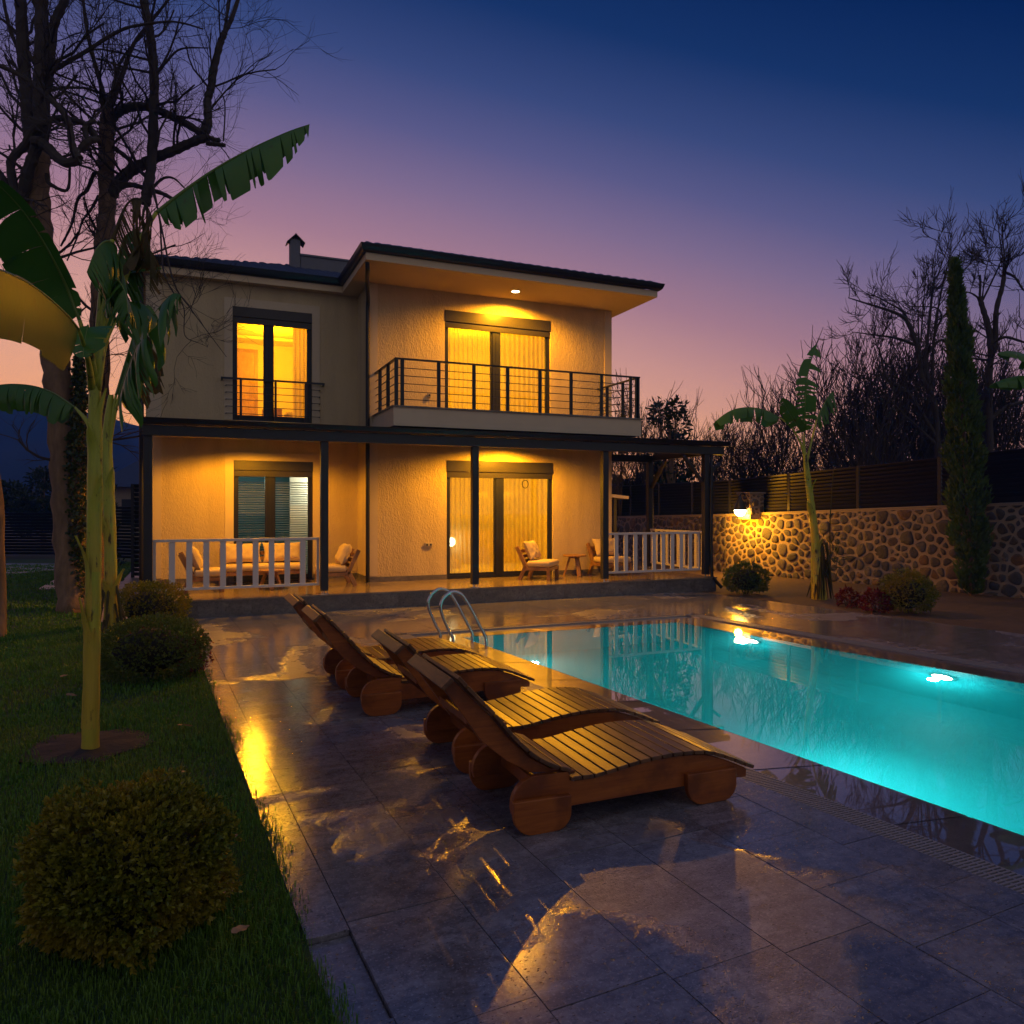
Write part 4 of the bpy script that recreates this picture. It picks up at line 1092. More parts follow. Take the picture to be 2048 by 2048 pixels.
# ------------------------------------------------------------------ banana plants
def resample(pts, n):
    P = spl(pts, 10); L = [0]
    for i in range(1, len(P)): L.append(L[-1] + (P[i]-P[i-1]).length)
    out = []; j = 0
    for k in range(n+1):
        t = L[-1]*k/n
        while j < len(L)-2 and L[j+1] < t: j += 1
        f = (t-L[j])/max(1e-9, L[j+1]-L[j]); out.append(P[j].lerp(P[j+1], f))
    return out, L[-1]
def banana_leaf(root, pet, mid, width, seed, droop=(40, 75), tear=.35, n=44, mat='banana', roll=0, side=(1, 1), dry=0, sv=None, pr=.022):
    r = random.Random(seed); P, Lm = resample(mid, n); mb = MB()
    for sgn in (1, -1):
        wsc = side[0] if sgn == 1 else side[1]
        if wsc <= 0: continue
        i = 1
        while i < n:
            j = min(n, i + (r.randint(1, 4) if r.random() < tear else r.randint(4, 9)))
            dx = r.uniform(-8, 12) + (r.random() < tear)*r.uniform(0, 25)
            torn = r.random() < tear*1.3; rows = []; wst = r.uniform(.45, 1.1) if dry else r.uniform(.86, 1.05)
            for k in range(i, j+1):
                t = k/n
                tan = (P[min(k+1, n)] - P[max(k-1, 0)]).normalized()
                s_ = tan.cross(V((0,0,1)))
                if sv is not None: s_ = V(sv); s_ = s_ - tan*s_.dot(tan)
                elif s_.length < .2: s_ = tan.cross(V((math.sin(seed), math.cos(seed), 0)))
                s_.normalize(); u_ = s_.cross(tan); s_ = s_*sgn
                if roll: rm = Matrix.Rotation(R(roll), 3, tan); s_ = rm @ s_; u_ = rm @ u_
                wd = width*wst*wsc*min(1, (t/.14))**.6*min(1, (1-t)/.30+.06)**.62
                if torn and k in (i, j): wd *= r.uniform(.80, .98)
                q = P[k]; row = [q]
                for m_ in range(4):
                    a = R(droop[0] + (droop[1]-droop[0])*m_/3 + dx*m_/3)
                    q = q + (s_*math.cos(a) - u_*math.sin(a)*.35 - V((0,0,1))*math.sin(a)*.65)*wd/4
                    row.append(q.copy())
                pinch = .05*Lm/n if torn else 0
                if k == i and torn: row = [row[0]] + [x + tan*pinch*(m_+1)*3 for m_, x in enumerate(row[1:])]
                if k == j and torn: row = [row[0]] + [x - tan*pinch*(m_+1)*3 for m_, x in enumerate(row[1:])]
                rows.append(row)
            if torn and r.random() < .12 + dry*.2: i = j; continue
            base = len(mb.v)
            for row in rows: mb.v += [tuple(x) for x in row]
            for a in range(len(rows)-1):
                for b_ in range(4): mb.f.append((base+a*5+b_, base+a*5+b_+1, base+(a+1)*5+b_+1, base+(a+1)*5+b_))
            i = j
    lf = mb.build('leaf', M[mat], root, True)
    rr = [max(.003, min(.016, width*.036)*(1-k/n)) for k in range(n+1)]
    MB().tube(P, rr, 6).build('midrib', M['midrib' if mat != 'dry' else 'dry'], lf, True)
    if pet:
        Q, _ = resample(list(pet) + [P[0]], 10); a0 = pr
        MB().tube(Q, [a0*1.25 - (a0*1.25-rr[0])*k/10 for k in range(11)], 8).build('petiole', M['stem'], lf, True)
def banana_stem(root, pts, radii, sheaths, seed):
    P = spl(pts, 8); n = len(P); r = random.Random(seed)
    rad = [float(np.interp(k/(n-1), np.linspace(0, 1, len(radii)), radii))*(1+.025*math.sin(k*1.7)) for k in range(n)]
    mb = MB(); N = 28
    for k in range(n):
        for q in range(N):
            a = 2*math.pi*q/N; tw = a + k*.05 + seed
            rr = rad[k]*(1 + .05*(((tw*3/(2*math.pi)) % 1.0) - .5) + .02*math.sin(5*a+seed))
            mb.v.append(tuple(P[k] + V((math.cos(a)*rr, math.sin(a)*rr, 0))))
    mb.f = [(k*N+q, k*N+(q+1) % N, (k+1)*N+(q+1) % N, (k+1)*N+q) for k in range(n-1) for q in range(N)]
    st = mb.build('stem', M['stem'], root, True)
    for t, ang, L, peel in sheaths:           # old leaf bases: hug the stem, then peel away to a point
        k0 = t*(n-1); a = R(ang); mb = MB(); m = 12
        for j in range(m+1):
            f = j/m; h = max(0, (f-.62)/.38); kk = min(n-1.001, k0); i0 = int(kk); c0 = P[i0].lerp(P[i0+1], kk-i0)
            zc = c0.z + L*f
            i1 = min(range(n), key=lambda q: abs(P[q].z-zc)); ctr = V((P[i1].x, P[i1].y, zc)); rr = rad[i1]
            wd = 1.5*(1-h)**.7*(1-.25*f) + .06
            for q in range(7):
                b_ = a + (q/6-.5)*wd*2*(1-.5*h); w_ = 1.03 + .05*math.sin(f*9+q) *.3
                out = rr*w_*(1+.02) + peel*h**1.6*(1-.5*abs(q/6-.5))
                mb.v.append(tuple(ctr + V((math.cos(b_), math.sin(b_), 0))*out))
        mb.f = [(j*7+q, j*7+q+1, (j+1)*7+q+1, (j+1)*7+q) for j in range(m) for q in range(6)]
        mb.build('leaf_sheath', M['sheath'], st, True)
    return st
D1 = 5.45
def A1(px, py, dd=0): return at(px, py, D1 + dd)
bp1 = on_ground(180, 1500)
B1 = thing('banana_plant', 'tall banana plant with thick yellow green stem in the front lawn', 'banana plant', bp1, group='banana plants')
banana_stem(B1, [bp1+V((0,0,-.02)), A1(182, 1400), A1(186, 1200), A1(189, 1000), A1(190, 840), A1(190, 730), A1(192, 660)], [.062, .054, .051, .049, .044, .036, .02], [(.10, 215, .95, .05), (.30, 185, .62, .075), (.38, -60, .70, .06), (.50, 250, .55, .06), (.14, -75, .62, .04), (.55, -25, .62, .05)], 1)
CR = (cT, -sT, 0); UPV = (0, 0, 1)
banana_leaf(B1, [A1(186, 760), A1(176, 700, -.1)], [A1(159, 640, -.15), A1(136, 580, -.2), A1(113, 531, -.3), A1(81, 474, -.42), A1(40, 415, -.55), A1(-15, 360, -.7), A1(-90, 310, -.9)], .38, 1, (6, 34), .16, sv=CR, side=(.2, 1))
banana_leaf(B1, [A1(184, 780), A1(176, 720, -.3)], [A1(158, 660, -.6), A1(132, 628, -1.0), A1(80, 582, -1.5), A1(20, 548, -1.9), A1(-60, 528, -2.3), A1(-140, 530, -2.6)], .27, 2, (8, 30), .05, mat='banana_shade', sv=UPV, side=(.05, 1))
banana_leaf(B1, [A1(188, 880), A1(178, 848)], [A1(150, 815, .05), A1(102, 784, .1), A1(54, 770, .15), A1(0, 770, .2), A1(-45, 786, .25)], .22, 3, (62, 88), .6)
banana_leaf(B1, [A1(190, 760)], [A1(176, 650, -.3), A1(172, 668, -.4), A1(168, 690, -.45), A1(166, 715, -.5)], .16, 4, (5, 20), .1, sv=CR, side=(1, .6))
banana_leaf(B1, [A1(192, 760), A1(199, 703), A1(229, 617, .1), A1(252, 550, .2), A1(285, 470, .3)], [A1(312, 426, .4), A1(360, 388, .45), A1(420, 345, .5), A1(475, 312, .55), A1(530, 284, .6), A1(580, 262, .65), A1(619, 249, .7)], .44, 5, (62, 86), .72, n=60, side=(.85, .55))
banana_leaf(B1, [A1(192, 740), A1(199, 640), A1(206, 560, .1)], [A1(225, 480, .15), A1(250, 415, .2), A1(272, 397, .2), A1(292, 408, .15), A1(306, 440, .1)], .60, 6, (80, 93), .9, mat='dry', dry=1)
banana_leaf(B1, [A1(192, 740), A1(205, 640)], [A1(216, 560, .1), A1(232, 500, .0), A1(214, 482, -.15), A1(192, 500, -.25), A1(174, 545, -.3)], .52, 7, (74, 90), .75)
banana_leaf(B1, [A1(195, 780), A1(203, 700)], [A1(226, 560, .25), A1(248, 480, .3), A1(272, 462, .3), A1(292, 480, .3), A1(300, 520, .3)], .46, 18, (76, 92), .85)
banana_leaf(B1, [A1(195, 780), A1(210, 690, .1)], [A1(232, 640, .2), A1(258, 606, .3), A1(288, 610, .45), A1(314, 640, .55)], .30, 8, (60, 84), .4)
banana_leaf(B1, [A1(200, 700), A1(212, 640)], [A1(216, 600, -.05), A1(232, 560, -.1), A1(250, 585, -.15), A1(256, 625, -.2)], .30, 19, (60, 85), .5)
banana_leaf(B1, None, [A1(262, 420, .2), A1(285, 440, .2), A1(300, 500, .15), A1(300, 580, .15)], .34, 17, (78, 95), .95, mat='dry', dry=1)
D2 = 9.6
def A2(px, py, dd=0): return at(px, py, D2 + dd)
bp2 = on_ground(222, 1290)
B2 = thing('banana_plant', 'thinner banana plant with withered leaves just behind the tall one', 'banana plant', bp2, group='banana plants')
banana_stem(B2, [bp2+V((0,0,-.02)), A2(222, 1200), A2(220, 1060), A2(214, 920), A2(216, 850), A2(222, 790)], [.095, .075, .070, .065, .055, .03], [(.40, -60, .8, .10), (.25, 230, .9, .08), (.05, -30, .9, .12), (.08, 240, .7, .10)], 2)
banana_leaf(B2, [A2(218, 900), A2(226, 850)], [A2(236, 800), A2(262, 720, -.1), A2(288, 660, -.2), A2(318, 615, -.3), A2(345, 588, -.4), A2(362, 590, -.45)], 1.0, 9, (66, 88), .9, side=(1, .7))
banana_leaf(B2, [A2(217, 900), A2(228, 830)], [A2(250, 760), A2(275, 690, .1), A2(294, 672, .1), A2(304, 700, .1), A2(304, 760, .1)], .75, 10, (76, 92), .9, mat='dry', dry=1)
banana_leaf(B2, [A2(217, 900), A2(224, 840)], [A2(232, 790), A2(258, 700, .1), A2(276, 640, .1), A2(296, 610, .1), A2(318, 640, .1)], .60, 20, (72, 90), .85)
ds = MB(); r = random.Random(3)
for k in range(16):
    a = r.uniform(0, 6.3); p = bp2 + V((math.cos(a)*.10, math.sin(a)*.10, r.uniform(.3, .8))); q = bp2 + V((math.cos(a)*r.uniform(.14, .3), math.sin(a)*r.uniform(.14, .3), 0))
    ds.tube([p, p.lerp(q, .5) + V((0, 0, .05)), q], [.018, .014, .004], 4)
ds.build('dry_sheath', M['dry'], B2)
D3 = 14.5
def A3(px, py, dd=0): return at(px, py, D3 + dd)
bp3 = on_ground(1639, 1197)
B3 = thing('banana_plant', 'slim banana plant on the soil bed in front of the stone wall', 'banana plant', bp3, group='banana plants')
banana_stem(B3, [bp3+V((0,0,-.02)), A3(1634, 1130), A3(1630, 1070), A3(1622, 1005), A3(1614, 945), A3(1610, 905)], [.15, .11, .068, .062, .056, .03], [(.35, 200, .8, .12), (.55, -40, .6, .10), (.15, -90, .7, .12)], 3)
banana_leaf(B3, [A3(1611, 930), A3(1606, 900), A3(1596, 876), A3(1582, 854)], [A3(1561, 836), A3(1533, 822, .05), A3(1502, 815, .1), A3(1468, 819, .1), A3(1440, 835, .1), A3(1417, 858, .1)], .33, 11, (45, 80), .5, side=(1, .7))
banana_leaf(B3, [A3(1610, 925), A3(1609, 890)], [A3(1608, 866), A3(1610, 815, -.15), A3(1613, 770, -.2), A3(1618, 738, -.2), A3(1626, 712, -.2), A3(1635, 689, -.15)], .24, 12, (4, 18), .75, sv=CR, side=(1, .85))
banana_leaf(B3, [A3(1610, 925), A3(1607, 890)], [A3(1603, 866), A3(1590, 845, -.2), A3(1576, 822, -.35), A3(1563, 797, -.5)], .20, 13, (5, 24), .2, sv=CR, side=(.9, .7))
banana_leaf(B3, [A3(1612, 930), A3(1620, 895), A3(1628, 862)], [A3(1633, 840), A3(1646, 812, .1), A3(1660, 788, .15), A3(1668, 786, .2), A3(1672, 812, .2)], .40, 14, (70, 90), .8)
ds = MB()
for k in range(18):
    a = r.uniform(0, 6.3); p = bp3 + V((math.cos(a)*.12, math.sin(a)*.12, r.uniform(.4, 1.1))); q = bp3 + V((math.cos(a)*r.uniform(.16, .28), math.sin(a)*r.uniform(.16, .28), 0))
    ds.tube([p, p.lerp(q, .5), q], [.03, .022, .006], 4)
ds.build('dry_sheath', M['dry'], B3)
bp4 = V((15.0, 8.2, 0)); bp4.z = 0
B4 = thing('banana_plant', 'banana plant at the right picture edge, only two leaf tips showing', 'banana plant', bp4, group='banana plants')
D4 = 13.0
def A4(px, py, dd=0): return at(px, py, D4 + dd)
s4 = A4(2190, 800); bp4 = V((s4.x, s4.y, 0)); B4.location = bp4
banana_stem(B4, [bp4, bp4+V((.02, 0, 1.5)), bp4+V((.0, .02, 3.0)), s4], [.12, .09, .08, .03], [], 4)
banana_leaf(B4, [A4(2180, 790)], [A4(2150, 765), A4(2110, 735), A4(2060, 712), A4(2020, 702), A4(1996, 706)], .30, 15, (35, 70), .3)
banana_leaf(B4, [A4(2185, 800)], [A4(2150, 790), A4(2100, 768), A4(2050, 752), A4(2010, 758), A4(1980, 770)], .28, 16, (35, 70), .3)
# dry cane next to the slim banana plant
dc = thing('dry_cane', 'thin dry cane rising beside the slim banana plant', 'plant', on_ground(1662, 1185))
MB().tube(spl([on_ground(1662, 1185), A3(1660, 1060), A3(1664, 980), A3(1668, 935)]), [.012]*18 + [.006], 5).build('stem', M['dry'], dc)
mb = MB(); r = random.Random(9)
for k in range(90):
    p = A3(r.uniform(1640, 1680), r.uniform(1060, 1140), r.uniform(-.25, .25)); d = (rv(r)*.7 + V((0,0,-.6))).normalized(); leafquad(mb, p, d, rv(r), .22, .02)
mb.build('foliage', M['ivy'], dc)

# ------------------------------------------------------------------ bare trees
def grow(mb, p, d, L, rad, lev, r, P):
    n = 4 if lev > 0 else 3; pts = [p]; dirs = []
    for k in range(n):
        d = (d + rv(r)*P['wander'] + V((0,0,P['trop']))).normalized(); p = p + d*L/n; pts.append(p); dirs.append(d)
    r1 = rad*P.get('taper', .55)
    mb.tube(pts, [rad + (r1-rad)*k/n for k in range(n+1)], 5 if rad > .02 else 3, False)
    if lev <= 0: return
    for c in range(P['kids'][lev-1] if lev-1 < len(P['kids']) else 3):
        t = r.uniform(.25, 1.0); i = min(n-1, int(t*n)); q = pts[i].lerp(pts[i+1], t*n-i)
        ax = rv(r); cd = (dirs[i] + (ax - dirs[i]*ax.dot(dirs[i]))*r.uniform(*P['spread'])).normalized()
        grow(mb, q, cd, L*r.uniform(*P['ratio']), max(P['rmin'], (rad+(r1-rad)*t)*r.uniform(.45, .65)), lev-1, r, P)
def limbs_tree(root, limbs, seed, P, den, lev=2, trunk_n=1, bark=None):
    bark = bark or M['bark']
    r = random.Random(seed); tk = MB(); br_ = MB()
    for k, (pts, r0, r1) in enumerate(limbs):
        Q = spl(pts, 6); n = len(Q); mb = tk if k < trunk_n else br_
        mb.tube(Q, [(r0+(r1-r0)*i/(n-1))*(1+.10*math.sin(i*2.3+k)) for i in range(n)], 9 if r0 > .05 else 6)
        Lt = sum((Q[i+1]-Q[i]).length for i in range(n-1))
        for _ in range(int(den*Lt*(.5 if k < trunk_n else 1))):
            t = r.uniform(.25 if k < trunk_n else .1, 1)*(n-1); i = min(n-2, int(t)); q = Q[i].lerp(Q[i+1], t-i)
            tan = (Q[i+1]-Q[i]).normalized(); ax = rv(r); d = (ax - tan*ax.dot(tan)*.7 + V((0,0,.35))).normalized()
            rr = (r0+(r1-r0)*t/(n-1))
            grow(br_, q, d, r.uniform(*P['len']), max(P['rmin']*1.6, min(.03, rr*.3)), lev, r, P)
    tk.build('trunk', bark, root, True); br_.build('branches', M['twig'], root)
PL = dict(wander=.34, trop=.05, kids=[4, 5, 4], spread=(.5, 1.1), ratio=(.45, .75), rmin=.0035, len=(.7, 1.7))
def T(D): return lambda px, py, dd=0: at(px*.3623, py*.3623, D+dd)
tA = T(13.1); bA = on_ground(150, 1222)
TA = thing('bare_tree', 'big leafless tree with two thick stems left of the house', 'tree', bA, group='leafless trees')
limbs_tree(TA, [([bA+V((0,0,-.1)), at(140, 1080, 13.1), at(131, 930, 13.1), at(120, 800, 13.1), at(107, 690, 13.1), tA(250, 1600), tA(235, 1400), tA(212, 1100), tA(215, 850)], .27, .17),
    ([tA(215, 850), tA(225, 700), tA(228, 400), tA(230, 200), tA(225, -80)], .15, .10), ([tA(212, 900), tA(165, 720), tA(150, 560), tA(135, 380), tA(122, 150), tA(112, -60)], .12, .09),
    ([tA(226, 600, .1), tA(268, 420, .1), tA(295, 150, .1), tA(350, 20, .1), tA(400, -90, .1)], .09, .06), ([tA(255, 130, .1), tA(200, 30, .1), tA(170, -60, .1)], .06, .04),
    ([tA(60, 1070, -.3), tA(120, 1090, -.2), tA(150, 960, -.3), tA(200, 820, -.4), tA(200, 780, -.5), tA(260, 810, -.5), tA(350, 895, -.6), tA(440, 880, -.6)], .10, .075),
    ([tA(90, 1080, -.2), tA(60, 900, -.2), tA(130, 810, -.2), tA(200, 700, -.2), tA(320, 655, -.3), tA(400, 662, -.3), tA(480, 690, -.3), tA(540, 760, -.3)], .075, .04),
    ([tA(440, 875, -.6), tA(400, 800, -.6), tA(380, 680, -.6), tA(330, 600, -.6), tA(200, 480, -.6), tA(100, 410, -.6), tA(-30, 350, -.6)], .06, .035),
    ([tA(440, 830, -.5), tA(490, 780, -.5), tA(540, 770, -.4), tA(480, 760, -.4), tA(475, 690, -.4), tA(530, 670, -.4)], .055, .035),
    ([tA(260, 960, -.2), tA(270, 1010, -.2), tA(370, 1050, -.2), tA(385, 920, -.2)], .04, .02), ([tA(270, 400), tA(360, 350), tA(480, 280), tA(640, 180), tA(760, 140), tA(960, 120), tA(1120, 160)], .045, .012),
    ([tA(190, 350), tA(110, 210), tA(40, 130), tA(-60, 60)], .04, .02), ([tA(60, 1060), tA(0, 960), tA(-80, 900)], .06, .05),
    ([tA(120, 300), tA(60, 180), tA(20, 0), tA(10, -100)], .035, .02), ([tA(330, 1800), tA(420, 1740), tA(480, 1690)], .03, .01), ([tA(240, 1800, .1), tA(160, 1720, .1), tA(0, 1700, .1), tA(-60, 1760, .1)], .03, .012)],
    21, PL, 3.2, 2)
tB = T(14.6); bB = on_ground(188, 1206)
TB = thing('bare_tree', 'leafless pollard tree with bent knobbly limbs behind the banana leaves', 'tree', bB, group='leafless trees')
limbs_tree(TB, [([bB+V((0,0,-.1)), at(192, 1000, 14.6), at(198, 800, 14.6), at(200, 620, 14.6), tB(565, 1400), tB(590, 1150), tB(585, 900), tB(590, 720), tB(600, 600)], .20, .13),
    ([tB(600, 620), tB(560, 480), tB(500, 260), tB(470, 100), tB(455, -60)], .05, .025), ([tB(605, 610), tB(680, 400), tB(740, 240), tB(850, 100), tB(960, -40)], .05, .02), ([tB(600, 600), tB(640, 420), tB(690, 300), tB(830, 160)], .035, .012),
    ([tB(600, 690), tB(640, 630), tB(720, 592), tB(820, 592), tB(920, 630), tB(1020, 680), tB(1120, 740)], .09, .07),
    ([tB(590, 1120), tB(640, 1030), tB(700, 960), tB(780, 910), tB(860, 870), tB(960, 830), tB(1060, 785), tB(1150, 755)], .12, .08),
    ([tB(1120, 740), tB(1148, 690), tB(1145, 560), tB(1165, 480), tB(1185, 360), tB(1215, 240), tB(1240, 180)], .085, .06), ([tB(1240, 180), tB(1280, 100), tB(1325, -40)], .045, .035), ([tB(1238, 180), tB(1252, 90), tB(1275, -40)], .03, .025),
    ([tB(1130, 745), tB(1180, 770), tB(1215, 772)], .05, .04), ([tB(1140, 790), tB(1200, 797), tB(1243, 803)], .05, .035), ([tB(1233, 780), tB(1240, 560), tB(1185, 470)], .015, .01),
    ([tB(550, 960), tB(520, 960), tB(480, 1050), tB(430, 1100), tB(395, 1240), tB(335, 1360)], .045, .018), ([tB(545, 1080), tB(500, 1160), tB(455, 1220), tB(430, 1300), tB(370, 1440)], .03, .012),
    ([tB(640, 1040, -.2), tB(720, 1020, -.2), tB(800, 1040, -.2), tB(900, 1070, -.2), tB(970, 1110, -.2)], .055, .035), ([tB(840, 1040, -.2), tB(900, 985, -.2), tB(960, 985, -.2), tB(1020, 1040, -.2)], .03, .015),
    ([tB(620, 810), tB(700, 870), tB(790, 960), tB(830, 980)], .05, .04),
    ([tB(800, 1130, -.3), tB(815, 1040, -.3), tB(832, 930, -.25), tB(845, 700, -.3), tB(850, 420, -.3), tB(830, 200, -.3), tB(800, 40, -.3), tB(785, -80, -.3)], .10, .075),
    ([tB(850, 430, -.3), tB(920, 340, -.3), tB(1000, 270, -.3), tB(1150, 265, -.3)], .03, .01),
    ([tB(830, 1020, -.3), tB(880, 1200, -.6), tB(900, 1480, -1.2), tB(960, 1620, -1.3), tB(1015, 1700, -1.3), tB(1020, 1850, -1.3), tB(1090, 1890, -1.3)], .02, .006), ([tB(840, 1000, -.3), tB(890, 1250, -.8), tB(960, 1560, -1.2), tB(1050, 1700, -1.3), tB(1130, 1810, -1.3), tB(1250, 1970, -1.3)], .022, .005)], 22, PL, 3.0, 2)
# hanging twigs right of the pollard
# trees beyond the fence, right
PRt = dict(wander=.28, trop=.12, kids=[4, 5, 5], spread=(.35, .9), ratio=(.5, .8), rmin=.008, len=(.5, 1.45))
def K4(x, y, D): return at(1650 + x*.2588, 400 + y*.2588, D)
Dr = 21.0
fR = lambda x, y, dd=0: K4(x, y, Dr+dd)
bR = fR(1290, 2900); bR.z = 0
TR = thing('bare_tree', 'tall leafless tree with a cut stub behind the fence, right of the cypress', 'tree', bR, group='leafless trees')
limbs_tree(TR, [([bR, fR(1285, 2300), fR(1270, 1800), fR(1268, 1400), fR(1285, 1200)], .11, .08), ([fR(1285, 1200), fR(1265, 1000), fR(1220, 840), fR(1190, 745)], .09, .06), ([fR(1290, 1190), fR(1315, 1080), fR(1325, 850), fR(1375, 650), fR(1390, 500)], .085, .05),
    ([fR(1195, 760), fR(1200, 640), fR(1197, 580)], .035, .03), ([fR(1210, 790), fR(1270, 670), fR(1340, 520), fR(1370, 440)], .03, .012), ([fR(1215, 770), fR(1240, 560), fR(1300, 330)], .022, .007), ([fR(1388, 520), fR(1355, 330), fR(1325, 70)], .022, .007), ([fR(1392, 520), fR(1375, 300), fR(1365, 130)], .02, .006), ([fR(1395, 540), fR(1420, 420), fR(1385, 220)], .02, .006),
    ([fR(1395, 560), fR(1470, 600), fR(1540, 700), fR(1650, 740)], .04, .015), ([fR(1320, 1090), fR(1400, 1060), fR(1540, 1100), fR(1660, 1130)], .05, .02), ([fR(1190, 760), fR(1130, 720), fR(1070, 710)], .03, .012), ([fR(1270, 1700), fR(1400, 1600), fR(1540, 1560)], .08, .04), ([fR(1270, 1650), fR(1180, 1750), fR(1140, 1900)], .05, .03), ([fR(1280, 1240), fR(1180, 1230), fR(1110, 1220)], .04, .015)], 31, dict(PRt, len=(.35, .95)), 2.6, 2, bark=M['twig'])
bR2 = fR(880, 2900); bR2.z = 0
TR2 = thing('bare_tree', 'spreading leafless tree behind the fence, left of the cypress', 'tree', bR2, group='leafless trees')
limbs_tree(TR2, [([bR2, fR(875, 2300), fR(870, 1900), fR(840, 1550), fR(740, 1370)], .10, .07), ([fR(740, 1370), fR(715, 1150), fR(640, 950), fR(560, 880), fR(420, 830), fR(290, 790), fR(180, 755)], .08, .012), ([fR(720, 1130), fR(560, 1070), fR(400, 1045), fR(215, 1020)], .05, .01), ([fR(640, 950), fR(600, 860), fR(480, 790), fR(320, 705)], .04, .008), ([fR(760, 1380), fR(800, 1000), fR(840, 640), fR(880, 560), fR(985, 250)], .05, .008), ([fR(845, 620), fR(830, 520), fR(885, 250)], .02, .006), ([fR(830, 1560), fR(840, 1100), fR(900, 700), fR(960, 480)], .05, .01), ([fR(730, 1180), fR(720, 900), fR(715, 540)], .03, .006), ([fR(740, 1100), fR(760, 800), fR(788, 520)], .025, .006), ([fR(850, 1600), fR(780, 1240), fR(900, 1080), fR(970, 1180)], .06, .02), ([fR(870, 1850), fR(650, 1500), fR(480, 1380), fR(420, 1160), fR(370, 1100)], .06, .012), ([fR(870, 1900), fR(600, 1650), fR(380, 1420), fR(200, 1320)], .05, .01), ([fR(860, 1000), fR(900, 900), fR(850, 830), fR(660, 820), fR(610, 770)], .03, .008)], 32, dict(PRt, len=(.35, 1.05)), 2.8, 2, bark=M['twig'])
# smaller bare trees forming the thicket behind the fence: three makes, copied and turned
def shrub_tree(seed, stems, Hh, P):
    r = random.Random(seed); root = thing('bare_tree', 'x', 'tree', (0, 0, 0), group='leafless trees beyond the fence')
    tk = MB(); br_ = MB(); real = MB.tube
    for k in range(stems):
        a = r.uniform(0, 6.3); d = V((math.cos(a)*r.uniform(.1, .55), math.sin(a)*r.uniform(.1, .55), 1)).normalized()
        p = V((math.cos(a)*.1, math.sin(a)*.1, -.05)); L = Hh*r.uniform(.35, .5); pts = [p]
        for q in range(5): d = (d + rv(r)*.12 + V((0,0,.08))).normalized(); p = p + d*L/5; pts.append(p)
        tk.tube(pts, [.05-.005*i for i in range(6)], 6)
        for q in range(5): 
            i = r.randint(1, 5); grow(br_, pts[i], (d + rv(r)*.6).normalized(), Hh*r.uniform(.22, .4), .02, 3, r, P)
    tk.build('trunk', M['twig'], root, local=True); br_.build('branches', M['twig'], root, local=True)
    return root
PS = dict(wander=.24, trop=.15, kids=[3, 3, 4], spread=(.35, .95), ratio=(.5, .8), rmin=.0075, taper=.6)
protos = [shrub_tree(41, 4, 4.0, PS), shrub_tree(42, 5, 4.0, PS), shrub_tree(43, 3, 4.0, PS)]
spots = [  # px, distance, height, kind, label
 (1243, 27, 6.1, 2, 'leafless tree rising behind the right end of the balcony railing'), (1278, 28.5, 5.4, 0, 'leafless tree just right of the balcony railing'),
 (1330, 30, 4.3, 1, 'leafless shrub tree behind the leafy evergreen'), (1400, 29, 5.9, 2, 'leafless tree above the pergola corner, left of the drooping banana leaf'),
 (1440, 26, 4.6, 0, 'low leafless tree behind the pergola post and lamp'), (1487, 27, 5.2, 1, 'leafless tree behind the wall lamp'), (1530, 25, 4.9, 2, 'leafless tree under the drooping banana leaf'),
 (1572, 27, 6.2, 0, 'leafless tree just left of the slim banana stem'), (1640, 28, 4.8, 1, 'low leafless tree right behind the slim banana stem'), (1700, 24, 6.4, 0, 'twiggy leafless tree right of the slim banana plant'),
 (1755, 25, 7.8, 1, 'dense leafless tree midway between banana plant and cypress'), (1810, 23.5, 7.4, 2, 'leafless tree close left of the cypress'), (1990, 23, 6.8, 1, 'leafless tree right of the cypress near the picture edge'), (2040, 25, 6.8, 0, 'leafless tree cut by the right picture edge'), (1728, 21.5, 5.6, 2, 'finely twigged leafless tree just behind the fence, between the spreading tree and the banana plant'), (1880, 22, 6.2, 1, 'finely twigged leafless tree just behind the fence, close to the cypress'), (1930, 26, 7.4, 2, 'leafless tree directly behind the cypress'), (1850, 27, 7.6, 0, 'leafless tree between the spreading tree and the cypress')]
for i, (px, D, Hh, kd, lab) in enumerate(spots):
    o = protos[kd] if i in (0, 1, 2) and False else copy_tree(protos[kd])
    p = at(px, HORY, D); s_ = Hh/4.0
    o.location = (p.x, p.y, 0); o.scale = (s_, s_, s_); o.rotation_euler = (0, 0, i*1.37); o['label'] = lab
for p_ in protos:
    for c in kids(p_): bpy.data.objects.remove(c)
    bpy.data.objects.remove(p_)
# leafy evergreens behind the fence and at the left
def leafy(name, label, px, D, pyt, wpx, z0, n, ll, seed, mat='ever', group='leafy trees behind the fences'):
    r = random.Random(seed); p = at(px, HORY, D); zt_ = CAMH - (pyt-HORY)/FPX*D; hw = wpx/FPX*D/2
    root = thing(name, label, 'tree', (p.x, p.y, 0), group=group); mb = MB()
    cl = [(V((r.uniform(-.7, .7)*hw, r.uniform(-.7, .7)*hw, lerp(z0, zt_, r.uniform(.05, .86)))), r.uniform(.22, .42)*hw) for _ in range(16)]
    for i in range(n):
        c, q = r.choice(cl); d = rv(r); pp = c + d*q*r.uniform(.5, 1.1)
        if pp.z > zt_: continue
        leafquad(mb, pp, (d + rv(r)).normalized(), rv(r), ll*r.uniform(.6, 1.3), ll*.42)
    mb.build('crown', M[mat], root, local=True)
    tk = MB(); tk.tube([(0,0,-.05), (.05, 0, z0), (0, .05, lerp(z0, zt_, .8))], [.12, .1, .03], 7)
    for c, q in cl[:8]: tk.tube([(.03, 0, lerp(0, z0, .8)), c], [.05, .015], 5)
    tk.build('trunk', M['bark'], root, local=True)
leafy('evergreen_tree', 'leafy dark evergreen behind the pergola roof and balcony end', 1340, 26, 790, 118, 2.4, 1300, .20, 51)
